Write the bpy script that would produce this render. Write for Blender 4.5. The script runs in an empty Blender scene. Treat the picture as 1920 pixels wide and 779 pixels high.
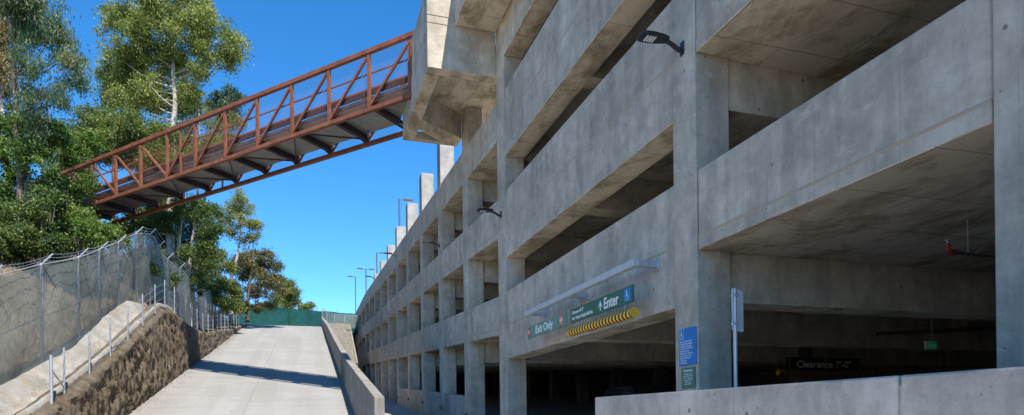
import bpy, math, random
import numpy as np
from mathutils import Vector, Matrix, noise

random.seed(7)
rng = np.random.default_rng(11)
C = bpy.context.scene.collection
R = math.radians
scene = bpy.context.scene

# ------------------------------------------------------------------ camera frame (eye at the origin, metres)
FOC, ROLL = 1206.0, 0.012
FW, RT = (.3033, .9529), (.9529, -.3033)
def ray(px, py):
    dx, dy = px - 960, 780 - py
    u, v = (dx + ROLL * dy) / FOC, (dy - ROLL * dx) / FOC
    return FW[0] + RT[0] * u, FW[1] + RT[1] * u, v
def at(px, py, t):
    """point seen at (px, py) of the 1920 px wide photograph, t metres in front of the eye"""
    r = ray(px, py)
    return Vector((r[0] * t, r[1] * t, r[2] * t))
def on_x(px, py, X):
    r = ray(px, py); t = X / r[0]
    return Vector((r[0] * t, r[1] * t, r[2] * t))
def on_y(px, py, Y):
    r = ray(px, py); t = Y / r[1]
    return Vector((r[0] * t, r[1] * t, r[2] * t))

def lerp(tab, y):
    if y <= tab[0][0]:
        a, b = tab[0], tab[1]
    elif y >= tab[-1][0]:
        a, b = tab[-2], tab[-1]
    else:
        for a, b in zip(tab, tab[1:]):
            if a[0] <= y <= b[0]:
                break
    return a[1] + (b[1] - a[1]) * (y - a[0]) / (b[0] - a[0])

# ------------------------------------------------------------------ scene helpers
ORG = {}
def tag(o, label=None, cat=None, group=None, kind=None):
    if label: o['label'] = label
    if cat: o['category'] = cat
    if group: o['group'] = group
    if kind: o['kind'] = kind
    return o
def thing(name, label, cat, loc=(0, 0, 0), group=None):
    o = bpy.data.objects.new(name, None)
    o.empty_display_size = .2
    C.objects.link(o)
    o.location = loc
    ORG[o] = Vector(loc)
    return tag(o, label, cat, group)
def copy_tree(o, parent=None):
    c = o.copy(); C.objects.link(c)
    if parent: c.parent = parent
    ORG[c] = ORG.get(o, Vector())
    for ch in list(o.children):
        copy_tree(ch, c)
    return c

class MB:
    """collects solid shapes (world coordinates) and links them as ONE mesh object"""
    def __init__(s):
        s.v, s.f, s.m, s.sm = [], [], [], []
    def add(s, vs, fs, m=0, smooth=False):
        k = len(s.v)
        s.v += [tuple(v) for v in vs]
        for f in fs:
            s.f.append([i + k for i in f]); s.m.append(m); s.sm.append(smooth)
        return s
    def hexa(s, p, m=0):     # 4 bottom points counter-clockwise, then the 4 above them
        return s.add(p, [(3, 2, 1, 0), (4, 5, 6, 7), (0, 1, 5, 4), (1, 2, 6, 5), (2, 3, 7, 6), (3, 0, 4, 7)], m)
    def box(s, x0, x1, y0, y1, z0, z1, m=0):
        return s.hexa([(x0, y0, z0), (x1, y0, z0), (x1, y1, z0), (x0, y1, z0), (x0, y0, z1), (x1, y0, z1), (x1, y1, z1), (x0, y1, z1)], m)
    def sbox(s, x0, x1, y0, y1, za, zb, h0, h1, m=0):   # floor and top follow the slope: za at y0, zb at y1
        return s.hexa([(x0, y0, za + h0), (x1, y0, za + h0), (x1, y1, zb + h0), (x0, y1, zb + h0),
                       (x0, y0, za + h1), (x1, y0, za + h1), (x1, y1, zb + h1), (x0, y1, zb + h1)], m)
    def prism(s, poly, d, m=0):
        n = len(poly); d = Vector(d)
        a = [Vector(p) for p in poly]; b = [p + d for p in a]
        nrm = Vector()
        for i in range(n):
            nrm += (a[i] - a[0]).cross(a[(i + 1) % n] - a[0])
        if nrm.dot(d) > 0: a, b = b, a
        return s.add(a + b, [list(range(n)), list(range(2 * n - 1, n - 1, -1))] + [(i, n + i, n + (i + 1) % n, (i + 1) % n)[::1] for i in range(n)], m)
    def bar(s, p0, p1, w, h, up=(0, 0, 1), m=0):
        p0, p1 = Vector(p0), Vector(p1)
        d = (p1 - p0).normalized(); up = Vector(up)
        if abs(d.dot(up)) > .98: up = Vector((1, 0, 0))
        sx = d.cross(up).normalized() * (w / 2); sy = sx.cross(d).normalized() * (h / 2)
        q = [p0 - sx - sy, p0 + sx - sy, p1 + sx - sy, p1 - sx - sy, p0 - sx + sy, p0 + sx + sy, p1 + sx + sy, p1 - sx + sy]
        return s.hexa(q, m)
    def tube(s, pts, rad, n=8, m=0, caps=True, smooth=True):
        pts = [Vector(p) for p in pts]
        if not isinstance(rad, (list, tuple)): rad = [rad] * len(pts)
        vs, fs = [], []
        ref = None
        for i, p in enumerate(pts):
            d = (pts[min(i + 1, len(pts) - 1)] - pts[max(i - 1, 0)]).normalized()
            if ref is None: ref = Vector((0, 0, 1)) if abs(d.z) < .9 else Vector((1, 0, 0))
            a = d.cross(ref).normalized(); b = a.cross(d).normalized(); ref = b
            for k in range(n):
                t = 2 * math.pi * k / n
                vs.append(p + (a * math.cos(t) + b * math.sin(t)) * rad[i])
        for i in range(len(pts) - 1):
            for k in range(n):
                k2 = (k + 1) % n
                fs.append((i * n + k, i * n + k2, (i + 1) * n + k2, (i + 1) * n + k))
        s.add(vs, fs, m, smooth)
        if caps:
            s.add(vs[:n], [tuple(range(n))[::-1]], m); s.add(vs[-n:], [tuple(range(n))], m)
        return s
    def build(s, name, mats, parent=None, bevel=0):
        me = bpy.data.meshes.new(name)
        org = ORG.get(parent, Vector()) if parent else Vector()
        me.from_pydata([(v[0] - org.x, v[1] - org.y, v[2] - org.z) for v in s.v], [], s.f)
        if not isinstance(mats, (list, tuple)): mats = [mats]
        for m in mats: me.materials.append(m)
        if any(s.m): me.polygons.foreach_set('material_index', s.m)
        me.polygons.foreach_set('use_smooth', s.sm)
        me.update()
        o = bpy.data.objects.new(name, me); C.objects.link(o)
        if parent: o.parent = parent
        ORG[o] = org
        if bevel:
            b = o.modifiers.new('edge', 'BEVEL'); b.width = bevel; b.segments = 1; b.limit_method = 'ANGLE'
        return o

def grid_mesh(name, xs, ys, zf, mat, parent=None, smooth=True):
    nx, ny = len(xs), len(ys)
    vs = [(x, y, zf(x, y)) for y in ys for x in xs]
    fs = [(j * nx + i, j * nx + i + 1, (j + 1) * nx + i + 1, (j + 1) * nx + i) for j in range(ny - 1) for i in range(nx - 1)]
    return MB().add(vs, fs, 0, smooth).build(name, mat, parent)

def fbm(x, y, z=0, o=4):
    return noise.fractal(Vector((x, y, z)), 1.0, 2.0, o)

# ------------------------------------------------------------------ materials
class N:
    def __init__(s, name, rough=.8, metal=0, spec=.3):
        s.mat = bpy.data.materials.new(name); s.mat.use_nodes = True
        s.t = s.mat.node_tree; s.p = s.t.nodes['Principled BSDF']; s.out = s.t.nodes['Material Output']
        s.p.inputs['Roughness'].default_value = rough; s.p.inputs['Metallic'].default_value = metal
        s.p.inputs['Specular IOR Level'].default_value = spec
    def n(s, typ, **kw):
        o = s.t.nodes.new(typ)
        for k, v in kw.items():
            if k in o.inputs: s.set(o.inputs[k], v)
            else: setattr(o, k, v)
        return o
    def set(s, inp, v):
        if isinstance(v, bpy.types.NodeSocket): s.t.links.new(v, inp)
        else: inp.default_value = v
    def pos(s): return s.n('ShaderNodeNewGeometry').outputs['Position']
    def map(s, scale=(1, 1, 1), vec=None, rot=(0, 0, 0)):
        o = s.n('ShaderNodeMapping'); s.set(o.inputs['Vector'], vec or s.pos())
        o.inputs['Scale'].default_value = scale; o.inputs['Rotation'].default_value = rot
        return o.outputs[0]
    def noise(s, sc, det=4, rough=.55, vec=None, dist=0):
        o = s.n('ShaderNodeTexNoise'); s.set(o.inputs['Vector'], vec or s.pos())
        o.inputs['Scale'].default_value = sc; o.inputs['Detail'].default_value = det
        o.inputs['Roughness'].default_value = rough; o.inputs['Distortion'].default_value = dist
        return o.outputs['Fac']
    def ramp(s, fac, stops):
        o = s.n('ShaderNodeValToRGB'); s.set(o.inputs[0], fac)
        e = o.color_ramp.elements
        while len(e) < len(stops): e.new(.5)
        for i, (p, c) in enumerate(stops):
            e[i].position = p; e[i].color = (c, c, c, 1) if isinstance(c, (int, float)) else (*c, 1)
        return o.outputs[0]
    def math(s, op, a, b=0.0, c=None):
        o = s.n('ShaderNodeMath', operation=op); s.set(o.inputs[0], a); s.set(o.inputs[1], b)
        if c is not None: s.set(o.inputs[2], c)
        return o.outputs[0]
    def mix(s, fac, a, b, blend='MIX'):
        o = s.n('ShaderNodeMix', data_type='RGBA', blend_type=blend)
        s.set(o.inputs[0], fac)
        for i, v in ((6, a), (7, b)):
            s.set(o.inputs[i], v if isinstance(v, bpy.types.NodeSocket) else (*v, 1))
        return o.outputs[2]
    def bump(s, h, strength=.3, dist=.02):
        o = s.n('ShaderNodeBump'); s.set(o.inputs['Height'], h)
        o.inputs['Strength'].default_value = strength; o.inputs['Distance'].default_value = dist
        s.t.links.new(o.outputs[0], s.p.inputs['Normal'])
    def col(s, c): s.set(s.p.inputs['Base Color'], c if isinstance(c, bpy.types.NodeSocket) else (*c, 1)); return s

def paint(name, c, rough=.5, metal=0, var=.12, sc=3, spec=.4):
    m = N(name, rough, metal, spec)
    f = m.noise(sc, 5)
    m.col(m.mix(m.ramp(f, [(.3, 0), (.7, 1)]), tuple(x * (1 - var) for x in c), tuple(min(1, x * (1 + var)) for x in c)))
    m.set(m.p.inputs['Roughness'], m.math('MULTIPLY_ADD', m.noise(sc * 4, 3), .2, rough - .1))
    return m.mat

def concrete(name, base=(.36, .355, .34), holes=True, hr=.022, pits=0, soffit=True, dark=.72, streak=.5, board=False, blot=.5):
    m = N(name, .85, 0, .25)
    big = m.ramp(m.noise(.45, 5, .6), [(.3, dark), (.72, 1.15)])
    mid = m.ramp(m.noise(1.9, 7, .7, dist=.3), [(.32, .70), (.66, 1.12)])
    fine = m.ramp(m.noise(38, 3, .7), [(.25, .92), (.75, 1.05)])
    st = m.ramp(m.noise(1, 5, .65, vec=m.map((2.1, 2.1, .3)), dist=.5), [(.33, 1 - .38 * streak), (.6, 1.04)])
    c = m.mix(1, base, big, 'MULTIPLY')
    for k in (mid, fine, st): c = m.mix(1, c, k, 'MULTIPLY')
    # blotches from form oil
    bl = m.ramp(m.noise(1.3, 8, .72, vec=m.map((1, 1, .8)), dist=.35), [(.52, 0), (.62, 1)])
    c = m.mix(m.math('MULTIPLY', bl, blot), c, tuple(x * y for x, y in zip(base, (.62, .62, .61))))
    wa = m.ramp(m.noise(2.1, 7, .72, vec=m.map((1, 1, 1.6), rot=(.3, .2, .9))), [(.56, 0), (.67, 1)])
    c = m.mix(m.math('MULTIPLY', wa, .35), c, tuple(min(.8, x * y) for x, y in zip(base, (1.22, 1.2, 1.16))))
    # drips: thin dark runs that start and stop
    dr = m.math('MULTIPLY', m.ramp(m.noise(1, 3, .6, vec=m.map((9, 9, .35))), [(.60, 0), (.70, 1)]), m.ramp(m.noise(.8, 3), [(.48, 0), (.6, 1)]))
    c = m.mix(m.math('MULTIPLY', dr, .45 * min(1, streak * 2)), c, tuple(x * .5 for x in base))
    geo = m.n('ShaderNodeNewGeometry')
    sep = m.n('ShaderNodeSeparateXYZ'); m.t.links.new(geo.outputs['Normal'], sep.inputs[0])
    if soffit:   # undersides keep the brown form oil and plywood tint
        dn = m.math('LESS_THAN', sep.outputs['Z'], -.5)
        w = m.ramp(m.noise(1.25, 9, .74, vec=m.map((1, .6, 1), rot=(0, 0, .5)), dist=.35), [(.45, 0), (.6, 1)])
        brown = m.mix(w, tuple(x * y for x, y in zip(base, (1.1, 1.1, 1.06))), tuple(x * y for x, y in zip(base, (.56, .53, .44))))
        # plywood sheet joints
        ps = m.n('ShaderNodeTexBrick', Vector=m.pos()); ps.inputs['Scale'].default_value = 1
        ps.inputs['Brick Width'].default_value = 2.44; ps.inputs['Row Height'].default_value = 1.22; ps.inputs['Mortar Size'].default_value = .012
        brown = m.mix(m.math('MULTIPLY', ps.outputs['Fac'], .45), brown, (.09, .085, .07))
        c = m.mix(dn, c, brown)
    if holes:
        sp = m.n('ShaderNodeSeparateXYZ'); m.t.links.new(geo.outputs['Position'], sp.inputs[0])
        res = None
        for ax, other in (('X', 'Y'), ('Y', 'X')):
            on = m.math('GREATER_THAN', m.math('ABSOLUTE', sep.outputs[ax]), .7)
            u = m.math('DIVIDE', m.math('ADD', sp.outputs[other], 200.31), 1.02); v = m.math('DIVIDE', m.math('ADD', sp.outputs['Z'], 50.22), .58)
            cu, cv = m.math('FRACT', u), m.math('FRACT', v)
            wn = m.n('ShaderNodeTexWhiteNoise', noise_dimensions='2D')
            cb = m.n('ShaderNodeCombineXYZ'); m.set(cb.inputs[0], m.math('FLOOR', u)); m.set(cb.inputs[1], m.math('FLOOR', v))
            m.t.links.new(cb.outputs[0], wn.inputs['Vector'])
            off = m.n('ShaderNodeSeparateXYZ'); m.t.links.new(wn.outputs['Color'], off.inputs[0])
            ux = m.math('MULTIPLY', m.math('SUBTRACT', cu, m.math('MULTIPLY_ADD', off.outputs[0], .3, .35)), 1.02)
            vx = m.math('MULTIPLY', m.math('SUBTRACT', cv, m.math('MULTIPLY_ADD', off.outputs[1], .3, .35)), .58)
            d = m.math('SQRT', m.math('ADD', m.math('MULTIPLY', ux, ux), m.math('MULTIPLY', vx, vx)))
            d = m.math('ADD', d, m.math('MULTIPLY', m.noise(25, 2), .02))
            h = m.math('MULTIPLY', m.math('LESS_THAN', d, m.math('MULTIPLY_ADD', off.outputs[2], .022, hr)), on)
            h = m.math('MULTIPLY', h, m.math('GREATER_THAN', wn.outputs['Value'], .36))
            res = h if res is None else m.math('MAXIMUM', res, h)
        c = m.mix(m.math('MULTIPLY', res, .72), c, (.09, .09, .085))
        # form panel seams, one every 1.22 m, each faint and broken
        for ax, other in (('X', 'Y'), ('Y', 'X')):
            on = m.math('GREATER_THAN', m.math('ABSOLUTE', sep.outputs[ax]), .7)
            u = m.math('FRACT', m.math('DIVIDE', m.math('ADD', sp.outputs[other], 200.9), 1.22))
            ln = m.math('MULTIPLY', m.math('MULTIPLY', m.math('LESS_THAN', u, .009), on), m.ramp(m.noise(.7, 4), [(.42, 0), (.6, 1)]))
            c = m.mix(m.math('MULTIPLY', ln, .8), c, tuple(x * .45 for x in base))
        # small air voids
        vo = m.n('ShaderNodeTexVoronoi'); m.set(vo.inputs['Vector'], m.pos()); vo.inputs['Scale'].default_value = 7
        bug = m.math('MULTIPLY', m.math('LESS_THAN', vo.outputs['Distance'], .07), m.math('GREATER_THAN', m.noise(.8, 3), .5))
        c = m.mix(m.math('MULTIPLY', bug, .5), c, (.13, .13, .125))
        if pits:
            pt = m.math('MULTIPLY', m.ramp(m.noise(13, 6, .8), [(.585, 0), (.64, 1)]), m.ramp(m.noise(1.6, 4, .6), [(.42, 0), (.6, 1)]))
            c = m.mix(m.math('MULTIPLY', pt, pits), c, (.15, .125, .09))
    m.col(c)
    m.bump(m.math('ADD', m.math('MULTIPLY', m.noise(3, 5), 1.0), m.math('MULTIPLY', m.noise(60, 3), .25)), .25, .02)
    return m.mat

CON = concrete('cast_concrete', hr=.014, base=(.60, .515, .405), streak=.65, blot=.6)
CON_WALL = concrete('weathered_wall_concrete', pits=.75, hr=.03, base=(.60, .52, .435), blot=.75, dark=.66, soffit=False)
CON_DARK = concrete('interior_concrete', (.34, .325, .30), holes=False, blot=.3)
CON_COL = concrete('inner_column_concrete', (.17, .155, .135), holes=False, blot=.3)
CON_STUB = concrete('pale_concrete', (.37, .353, .325), dark=.85, streak=.3, blot=.2, holes=False)
CON_LOW = concrete('low_wall_concrete', (.30, .275, .24), dark=.8, streak=.9, soffit=False, blot=.3, holes=False)

def m_joint():
    m = N('tan_pour_line', .9); m.col(m.mix(m.ramp(m.noise(3, 5), [(.35, 0), (.65, 1)]), (.50, .34, .19), (.42, .34, .25))); return m.mat
JOINT = m_joint()
GROOVE = paint('dark_joint_sealant', (.07, .07, .07), .9)

def m_ramp():
    m = N('ramp_concrete', .8, 0, .3)
    base = m.mix(m.ramp(m.noise(.25, 5, .6), [(.3, 0), (.7, 1)]), (.26, .247, .226), (.315, .302, .279))
    c = m.mix(1, base, m.ramp(m.noise(1, 5, .6, vec=m.map((.35, 3.2, .4))), [(.3, .9), (.7, 1.06)]), 'MULTIPLY')
    c = m.mix(1, c, m.ramp(m.noise(60, 3, .7), [(.3, .93), (.7, 1.05)]), 'MULTIPLY')
    # long tyre tracks and run-off streaks
    tr = m.ramp(m.noise(1, 4, .55, vec=m.map((1.3, .05, .1))), [(.42, 0), (.6, 1)])
    c = m.mix(m.math('MULTIPLY', tr, .3), c, (.20, .185, .155))
    st = m.ramp(m.noise(.9, 7, .75, dist=1.5), [(.6, 0), (.66, 1)])
    c = m.mix(m.math('MULTIPLY', st, .25), c, (.20, .18, .145))
    sp = m.n('ShaderNodeSeparateXYZ'); m.t.links.new(m.pos(), sp.inputs[0])
    # sawn control joints, slightly uneven
    yy = m.math('ADD', sp.outputs['Y'], m.math('MULTIPLY', m.noise(.6, 2), .15))
    jx = m.math('LESS_THAN', m.math('FRACT', m.math('DIVIDE', yy, 4.6)), .006)
    jy = m.math('LESS_THAN', m.math('ABSOLUTE', m.math('ADD', sp.outputs['X'], 2.3)), .012)
    c = m.mix(m.math('MULTIPLY', m.math('MAXIMUM', jx, jy), .55), c, (.12, .11, .095))
    oil = m.ramp(m.noise(2.6, 6, .7), [(.67, 0), (.71, 1)])
    c = m.mix(m.math('MULTIPLY', oil, .35), c, (.13, .115, .10))
    ck = m.n('ShaderNodeTexVoronoi', feature='DISTANCE_TO_EDGE'); m.set(ck.inputs['Vector'], m.map((.22, .16, .2), vec=None)); 
    nz_ = m.math('MULTIPLY', m.math('LESS_THAN', m.math('ADD', ck.outputs['Distance'], m.math('MULTIPLY', m.noise(2.5, 5), .03)), .018), m.ramp(m.noise(.35, 2), [(.5, 0), (.56, 1)]))
    c = m.mix(m.math('MULTIPLY', nz_, .5), c, (.14, .125, .10))
    dirt = m.math('MULTIPLY', m.math('GREATER_THAN', m.math('ADD', m.math('ABSOLUTE', m.math('ADD', sp.outputs['X'], 2.175)), m.math('MULTIPLY', m.noise(2.2, 7, .7), 1.0)), 4.28), .4)
    c = m.mix(dirt, c, (.19, .15, .105))
    # broom finish across the slope
    m.col(c)
    m.bump(m.math('ADD', m.noise(1, 3, vec=m.map((3, 60, 1))), m.noise(20, 3)), .2, .01)
    return m.mat
RAMP = m_ramp()
DRIVE = concrete('driveway_concrete', (.42, .40, .365), holes=False, soffit=False, streak=0, blot=.35)

def m_ditch():
    m = N('ditch_gunite', .9)
    c = m.mix(m.ramp(m.noise(1.2, 6, .6), [(.35, 0), (.65, 1)]), (.185, .168, .14), (.30, .288, .262))
    c = m.mix(m.ramp(m.noise(1.6, 7, .72), [(.5, 0), (.64, .8)]), c, (.25, .19, .125))
    c = m.mix(m.ramp(m.noise(14, 5, .75), [(.58, 0), (.66, .6)]), c, (.14, .115, .085))
    m.col(c); m.bump(m.noise(12, 5), .5, .03); return m.mat
def m_rock():
    m = N('sculpted_shotcrete', .9, 0, .15)
    n1 = m.noise(3.2, 9, .72, vec=m.map((1, 1, .6)), dist=.3)
    c = m.ramp(n1, [(.3, (.095, .070, .046)), (.5, (.20, .155, .105)), (.7, (.33, .27, .195))])
    c = m.mix(m.ramp(m.noise(.35, 3), [(.45, 0), (.65, .5)]), c, (.22, .19, .15))
    m.col(c)
    m.bump(m.math('ADD', m.noise(3.5, 9, .75, vec=m.map((1, 1, .55)), dist=.4), m.math('MULTIPLY', m.noise(18, 5, .7), .5)), 1.0, .2)
    return m.mat
def m_soil(name, a, b, g):
    m = N(name, .95, 0, .1)
    c = m.mix(m.ramp(m.noise(.6, 8, .65), [(.35, 0), (.65, 1)]), a, b)
    c = m.mix(m.ramp(m.noise(.23, 4, .6), [(.5, 0), (.66, .8)]), c, g)
    c = m.mix(1, c, m.ramp(m.noise(9, 5, .75), [(.3, .6), (.7, 1.3)]), 'MULTIPLY')
    m.col(c); m.bump(m.noise(5, 8, .75), 1, .15); return m.mat
SOIL = m_soil('dry_hillside_soil', (.17, .125, .085), (.30, .24, .17), (.09, .10, .05))
GROUND = m_soil('bare_ground', (.20, .18, .15), (.26, .235, .20), (.15, .14, .10))
def m_gravel():
    m = N('pale_gravel', .95, 0, .1)
    v = m.n('ShaderNodeTexVoronoi'); m.set(v.inputs['Vector'], m.pos()); v.inputs['Scale'].default_value = 5
    c = m.mix(m.ramp(v.outputs['Distance'], [(.1, 1), (.6, 0)]), (.16, .145, .115), (.29, .265, .22))
    c = m.mix(1, c, m.ramp(m.noise(3.5, 5, .7), [(.35, .8), (.65, 1.15)]), 'MULTIPLY')
    m.col(c); m.bump(v.outputs['Distance'], 1, .12); return m.mat
GRAVEL = m_gravel(); DITCH = m_ditch(); ROCK = m_rock()

def m_rust(name, a, b):
    m = N(name, .62, .0, .35)
    c = m.mix(m.ramp(m.noise(3, 6, .65), [(.35, 0), (.65, 1)]), a, b)
    c = m.mix(1, c, m.ramp(m.noise(30, 4, .7), [(.3, .85), (.7, 1.12)]), 'MULTIPLY')
    m.col(c); m.bump(m.noise(40, 3), .15, .01); return m.mat
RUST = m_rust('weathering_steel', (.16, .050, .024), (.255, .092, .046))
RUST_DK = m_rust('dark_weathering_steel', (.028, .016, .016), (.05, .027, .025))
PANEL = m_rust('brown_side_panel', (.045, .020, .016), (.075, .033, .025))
def m_deck():
    m = N('galvanised_deck_sheet', .45, .6, .5)
    c = m.mix(m.ramp(m.noise(2, 5), [(.35, 0), (.65, 1)]), (.34, .35, .36), (.46, .47, .47)); m.col(c); return m.mat
DECKS = m_deck()
GALV = paint('galvanised_steel', (.46, .48, .50), .45, .55, .12, 6)
GALV_PALE = paint('galvanised_beam', (.50, .53, .53), .5, .2, .08, 6)
BLACK = paint('black_lamp_housing', (.02, .02, .022), .5, 0, .2)
LAMPGREY = paint('grey_lamp_pole', (.10, .11, .12), .5, .2, .15)
WHITE = paint('white_lettering', (.78, .79, .77), .6, 0, .03)
GREEN = paint('green_sign_paint', (.035, .135, .085), .5, 0, .10, 2)
GREEN_FADED = paint('pale_green_sign_paint', (.13, .27, .19), .5, 0, .10, 2)
BLUE = paint('blue_sign_paint', (.012, .19, .50), .45, 0, .08, 2)
RED = paint('red_sign_paint', (.45, .03, .03), .5)
PINK = paint('faded_red_sign_paint', (.60, .14, .10), .5)
REDPIPE = paint('red_pipe_fitting', (.26, .03, .018), .45)
PIPE = paint('dull_sprinkler_pipe', (.10, .11, .11), .5, .3)
PLATE = paint('bare_sign_back', (.74, .75, .72), .5, .1, .06)
YEL = paint('yellow_cap', (.74, .42, .04), .5)
LED = paint('lamp_lens', (.75, .77, .78), .25, 0, .03)
def m_stripe(axis, col):
    m = N('yellow_black_stripes', .5)
    sp = m.n('ShaderNodeSeparateXYZ'); m.t.links.new(m.pos(), sp.inputs[0])
    k = m.math('FRACT', m.math('MULTIPLY_ADD', sp.outputs[axis], 7.2, m.math('MULTIPLY', sp.outputs['Z'], 2.2)))
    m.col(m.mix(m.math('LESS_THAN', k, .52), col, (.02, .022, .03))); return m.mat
STRIPE_Y, STRIPE_X_SHADED = m_stripe('Y', (.95, .52, .04)), m_stripe('X', (.34, .19, .03))  # inner bar's yellow is painted dim to stand in for garage shade

def net(name, col, cover, cell, diamond=True, col2=None):
    """woven fabric or wire mesh: threads opaque, holes between them open"""
    m = N(name, .8, 0, .15)
    c = m.mix(m.ramp(m.noise(.8, 6, .6), [(.3, 0), (.7, 1)]), col, col2 or tuple(min(1, x * 1.3) for x in col))
    m.col(c)
    sp = m.n('ShaderNodeSeparateXYZ'); m.t.links.new(m.pos(), sp.inputs[0])
    h = m.math('ADD', sp.outputs['Y'], m.math('MULTIPLY', sp.outputs['X'], -1.0 if diamond else 1.0))
    w = 1 - math.sqrt(1 - cover)
    a = []
    for sgn in (1, -1):
        q = m.math('MULTIPLY_ADD', sp.outputs['Z'], sgn * (1.0 if diamond else 0.02), h if diamond else 0.0) if diamond else (h if sgn == 1 else sp.outputs['Z'])
        a.append(m.math('LESS_THAN', m.math('FRACT', m.math('DIVIDE', m.math('ADD', q, 300), cell)), w))
    al = m.math('MAXIMUM', a[0], a[1])
    tr = m.n('ShaderNodeBsdfTransparent'); tl = m.n('ShaderNodeBsdfTranslucent'); m.set(tl.inputs[0], c)
    mx0 = m.n('ShaderNodeMixShader'); mx0.inputs[0].default_value = .25 if not diamond else 0
    m.t.links.new(m.p.outputs[0], mx0.inputs[1]); m.t.links.new(tl.outputs[0], mx0.inputs[2])
    mx = m.n('ShaderNodeMixShader'); m.set(mx.inputs[0], al)
    m.t.links.new(tr.outputs[0], mx.inputs[1]); m.t.links.new(mx0.outputs[0], mx.inputs[2])
    m.t.links.new(mx.outputs[0], m.out.inputs[0])
    return m.mat
MESH_RUST = net('rusty_wire_mesh', (.20, .07, .04), .17, .075)
SCREEN = net('grey_privacy_mesh', (.22, .245, .22), .72, .021, False, (.31, .335, .31))
GREENSC = net('green_privacy_mesh', (.006, .052, .034), .97, .03, False, (.010, .080, .052))
CHAIN = net('chain_link_wire', (.42, .44, .44), .22, .07)

def bark(name, a, b):
    m = N(name, .9, 0, .1)
    c = m.mix(m.ramp(m.noise(2.2, 6, .65, vec=m.map((2, 2, .5))), [(.38, 0), (.62, 1)]), a, b)
    m.col(c); m.bump(m.noise(12, 5, vec=m.map((1, 1, .25))), .6, .04); return m.mat
BARK_W = bark('pale_eucalyptus_bark', (.26, .21, .165), (.52, .47, .40))
BARK_B = bark('brown_bark', (.085, .065, .05), (.19, .15, .115))
def leafmat(name, cols, trans=.35):
    m = N(name, .55, 0, .35)
    at_ = m.n('ShaderNodeAttribute', attribute_name='tone')
    c = m.ramp(at_.outputs['Fac'], [(i / (len(cols) - 1), x) for i, x in enumerate(cols)])
    m.col(c)
    tl = m.n('ShaderNodeBsdfTranslucent'); m.set(tl.inputs[0], m.mix(1, c, (1.35, 1.5, .7), 'MULTIPLY'))
    mx = m.n('ShaderNodeMixShader'); mx.inputs[0].default_value = trans
    m.t.links.new(m.p.outputs[0], mx.inputs[1]); m.t.links.new(tl.outputs[0], mx.inputs[2]); m.t.links.new(mx.outputs[0], m.out.inputs[0])
    return m.mat
L_OLIVE = leafmat('olive_foliage', [(.05, .078, .018), (.115, .15, .028), (.215, .24, .058), (.36, .36, .14)])
L_DARK = leafmat('dark_foliage', [(0.022, 0.048, 0.015), (0.056, 0.098, 0.025), (0.119, 0.169, 0.04), (0.25, 0.263, 0.075)])
L_BLUE = leafmat('bluish_gum_foliage', [(0.027, 0.056, 0.03), (0.056, 0.106, 0.053), (0.125, 0.188, 0.088), (0.338, 0.213, 0.094)])
L_LIME = leafmat('lime_foliage', [(.032, .068, .014), (.078, .145, .026), (.155, .22, .045), (.30, .29, .08)])
L_BROWN = leafmat('russet_foliage', [(0.04, 0.055, 0.018), (0.098, 0.103, 0.032), (0.196, 0.155, 0.063), (0.322, 0.207, 0.092)])
L_PALE = leafmat('pale_foliage', [(.085, .105, .028), (.18, .20, .055), (.29, .30, .105), (.40, .37, .16)])

# ------------------------------------------------------------------ light, camera, sky
SUN_EL, SUN_AZ = 54.0, 12.0          # azimuth turned from straight behind (-Y) towards the building (+X)
sd = Vector((math.sin(R(SUN_AZ)) * math.cos(R(SUN_EL)), -math.cos(R(SUN_AZ)) * math.cos(R(SUN_EL)), math.sin(R(SUN_EL))))
sun = bpy.data.objects.new('sun', bpy.data.lights.new('sun', 'SUN')); C.objects.link(sun)
sun.data.energy = 3.1; sun.data.angle = R(.53); sun.data.color = (1, .955, .88)
sun.rotation_euler = sd.to_track_quat('Z', 'Y').to_euler(); sun.location = sd * 50

w = bpy.data.worlds.new('World'); scene.world = w; w.use_nodes = True
nt = w.node_tree
sky = nt.nodes.new('ShaderNodeTexSky'); sky.sky_type = 'NISHITA'; sky.sun_disc = False
sky.sun_elevation = R(SUN_EL); sky.sun_rotation = math.atan2(sd.x, sd.y)
sky.air_density = .92; sky.dust_density = 0; sky.ozone_density = 1.5; sky.altitude = 3000
hs = nt.nodes.new('ShaderNodeHueSaturation'); hs.inputs['Saturation'].default_value = 1.34; hs.inputs['Hue'].default_value = .498
nt.links.new(sky.outputs[0], hs.inputs['Color']); nt.links.new(hs.outputs[0], nt.nodes['Background'].inputs[0])
nt.nodes['Background'].inputs[1].default_value = .12

cam = bpy.data.objects.new('camera', bpy.data.cameras.new('camera')); C.objects.link(cam); scene.camera = cam
cam.data.sensor_width = 36; cam.data.sensor_fit = 'HORIZONTAL'; cam.data.lens = FOC / 1920 * 36
cam.data.shift_y = (780 - 389.5) / 1920; cam.data.clip_start = .1; cam.data.clip_end = 4000
rt = Vector((RT[0], RT[1], -ROLL)).normalized(); up = Vector((ROLL * RT[0], ROLL * RT[1], 1)).normalized(); bk = rt.cross(up)
cam.matrix_world = Matrix(((rt.x, up.x, bk.x, 0), (rt.y, up.y, bk.y, 0), (rt.z, up.z, bk.z, 0), (0, 0, 0, 1)))
scene.view_settings.view_transform = 'Standard'; scene.view_settings.look = 'None'
scene.view_settings.exposure = 1.47; scene.view_settings.gamma = 1
scene.cycles.transparent_max_bounces = 24; scene.cycles.max_bounces = 10; scene.cycles.diffuse_bounces = 8
scene.cycles.use_denoising = True

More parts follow.
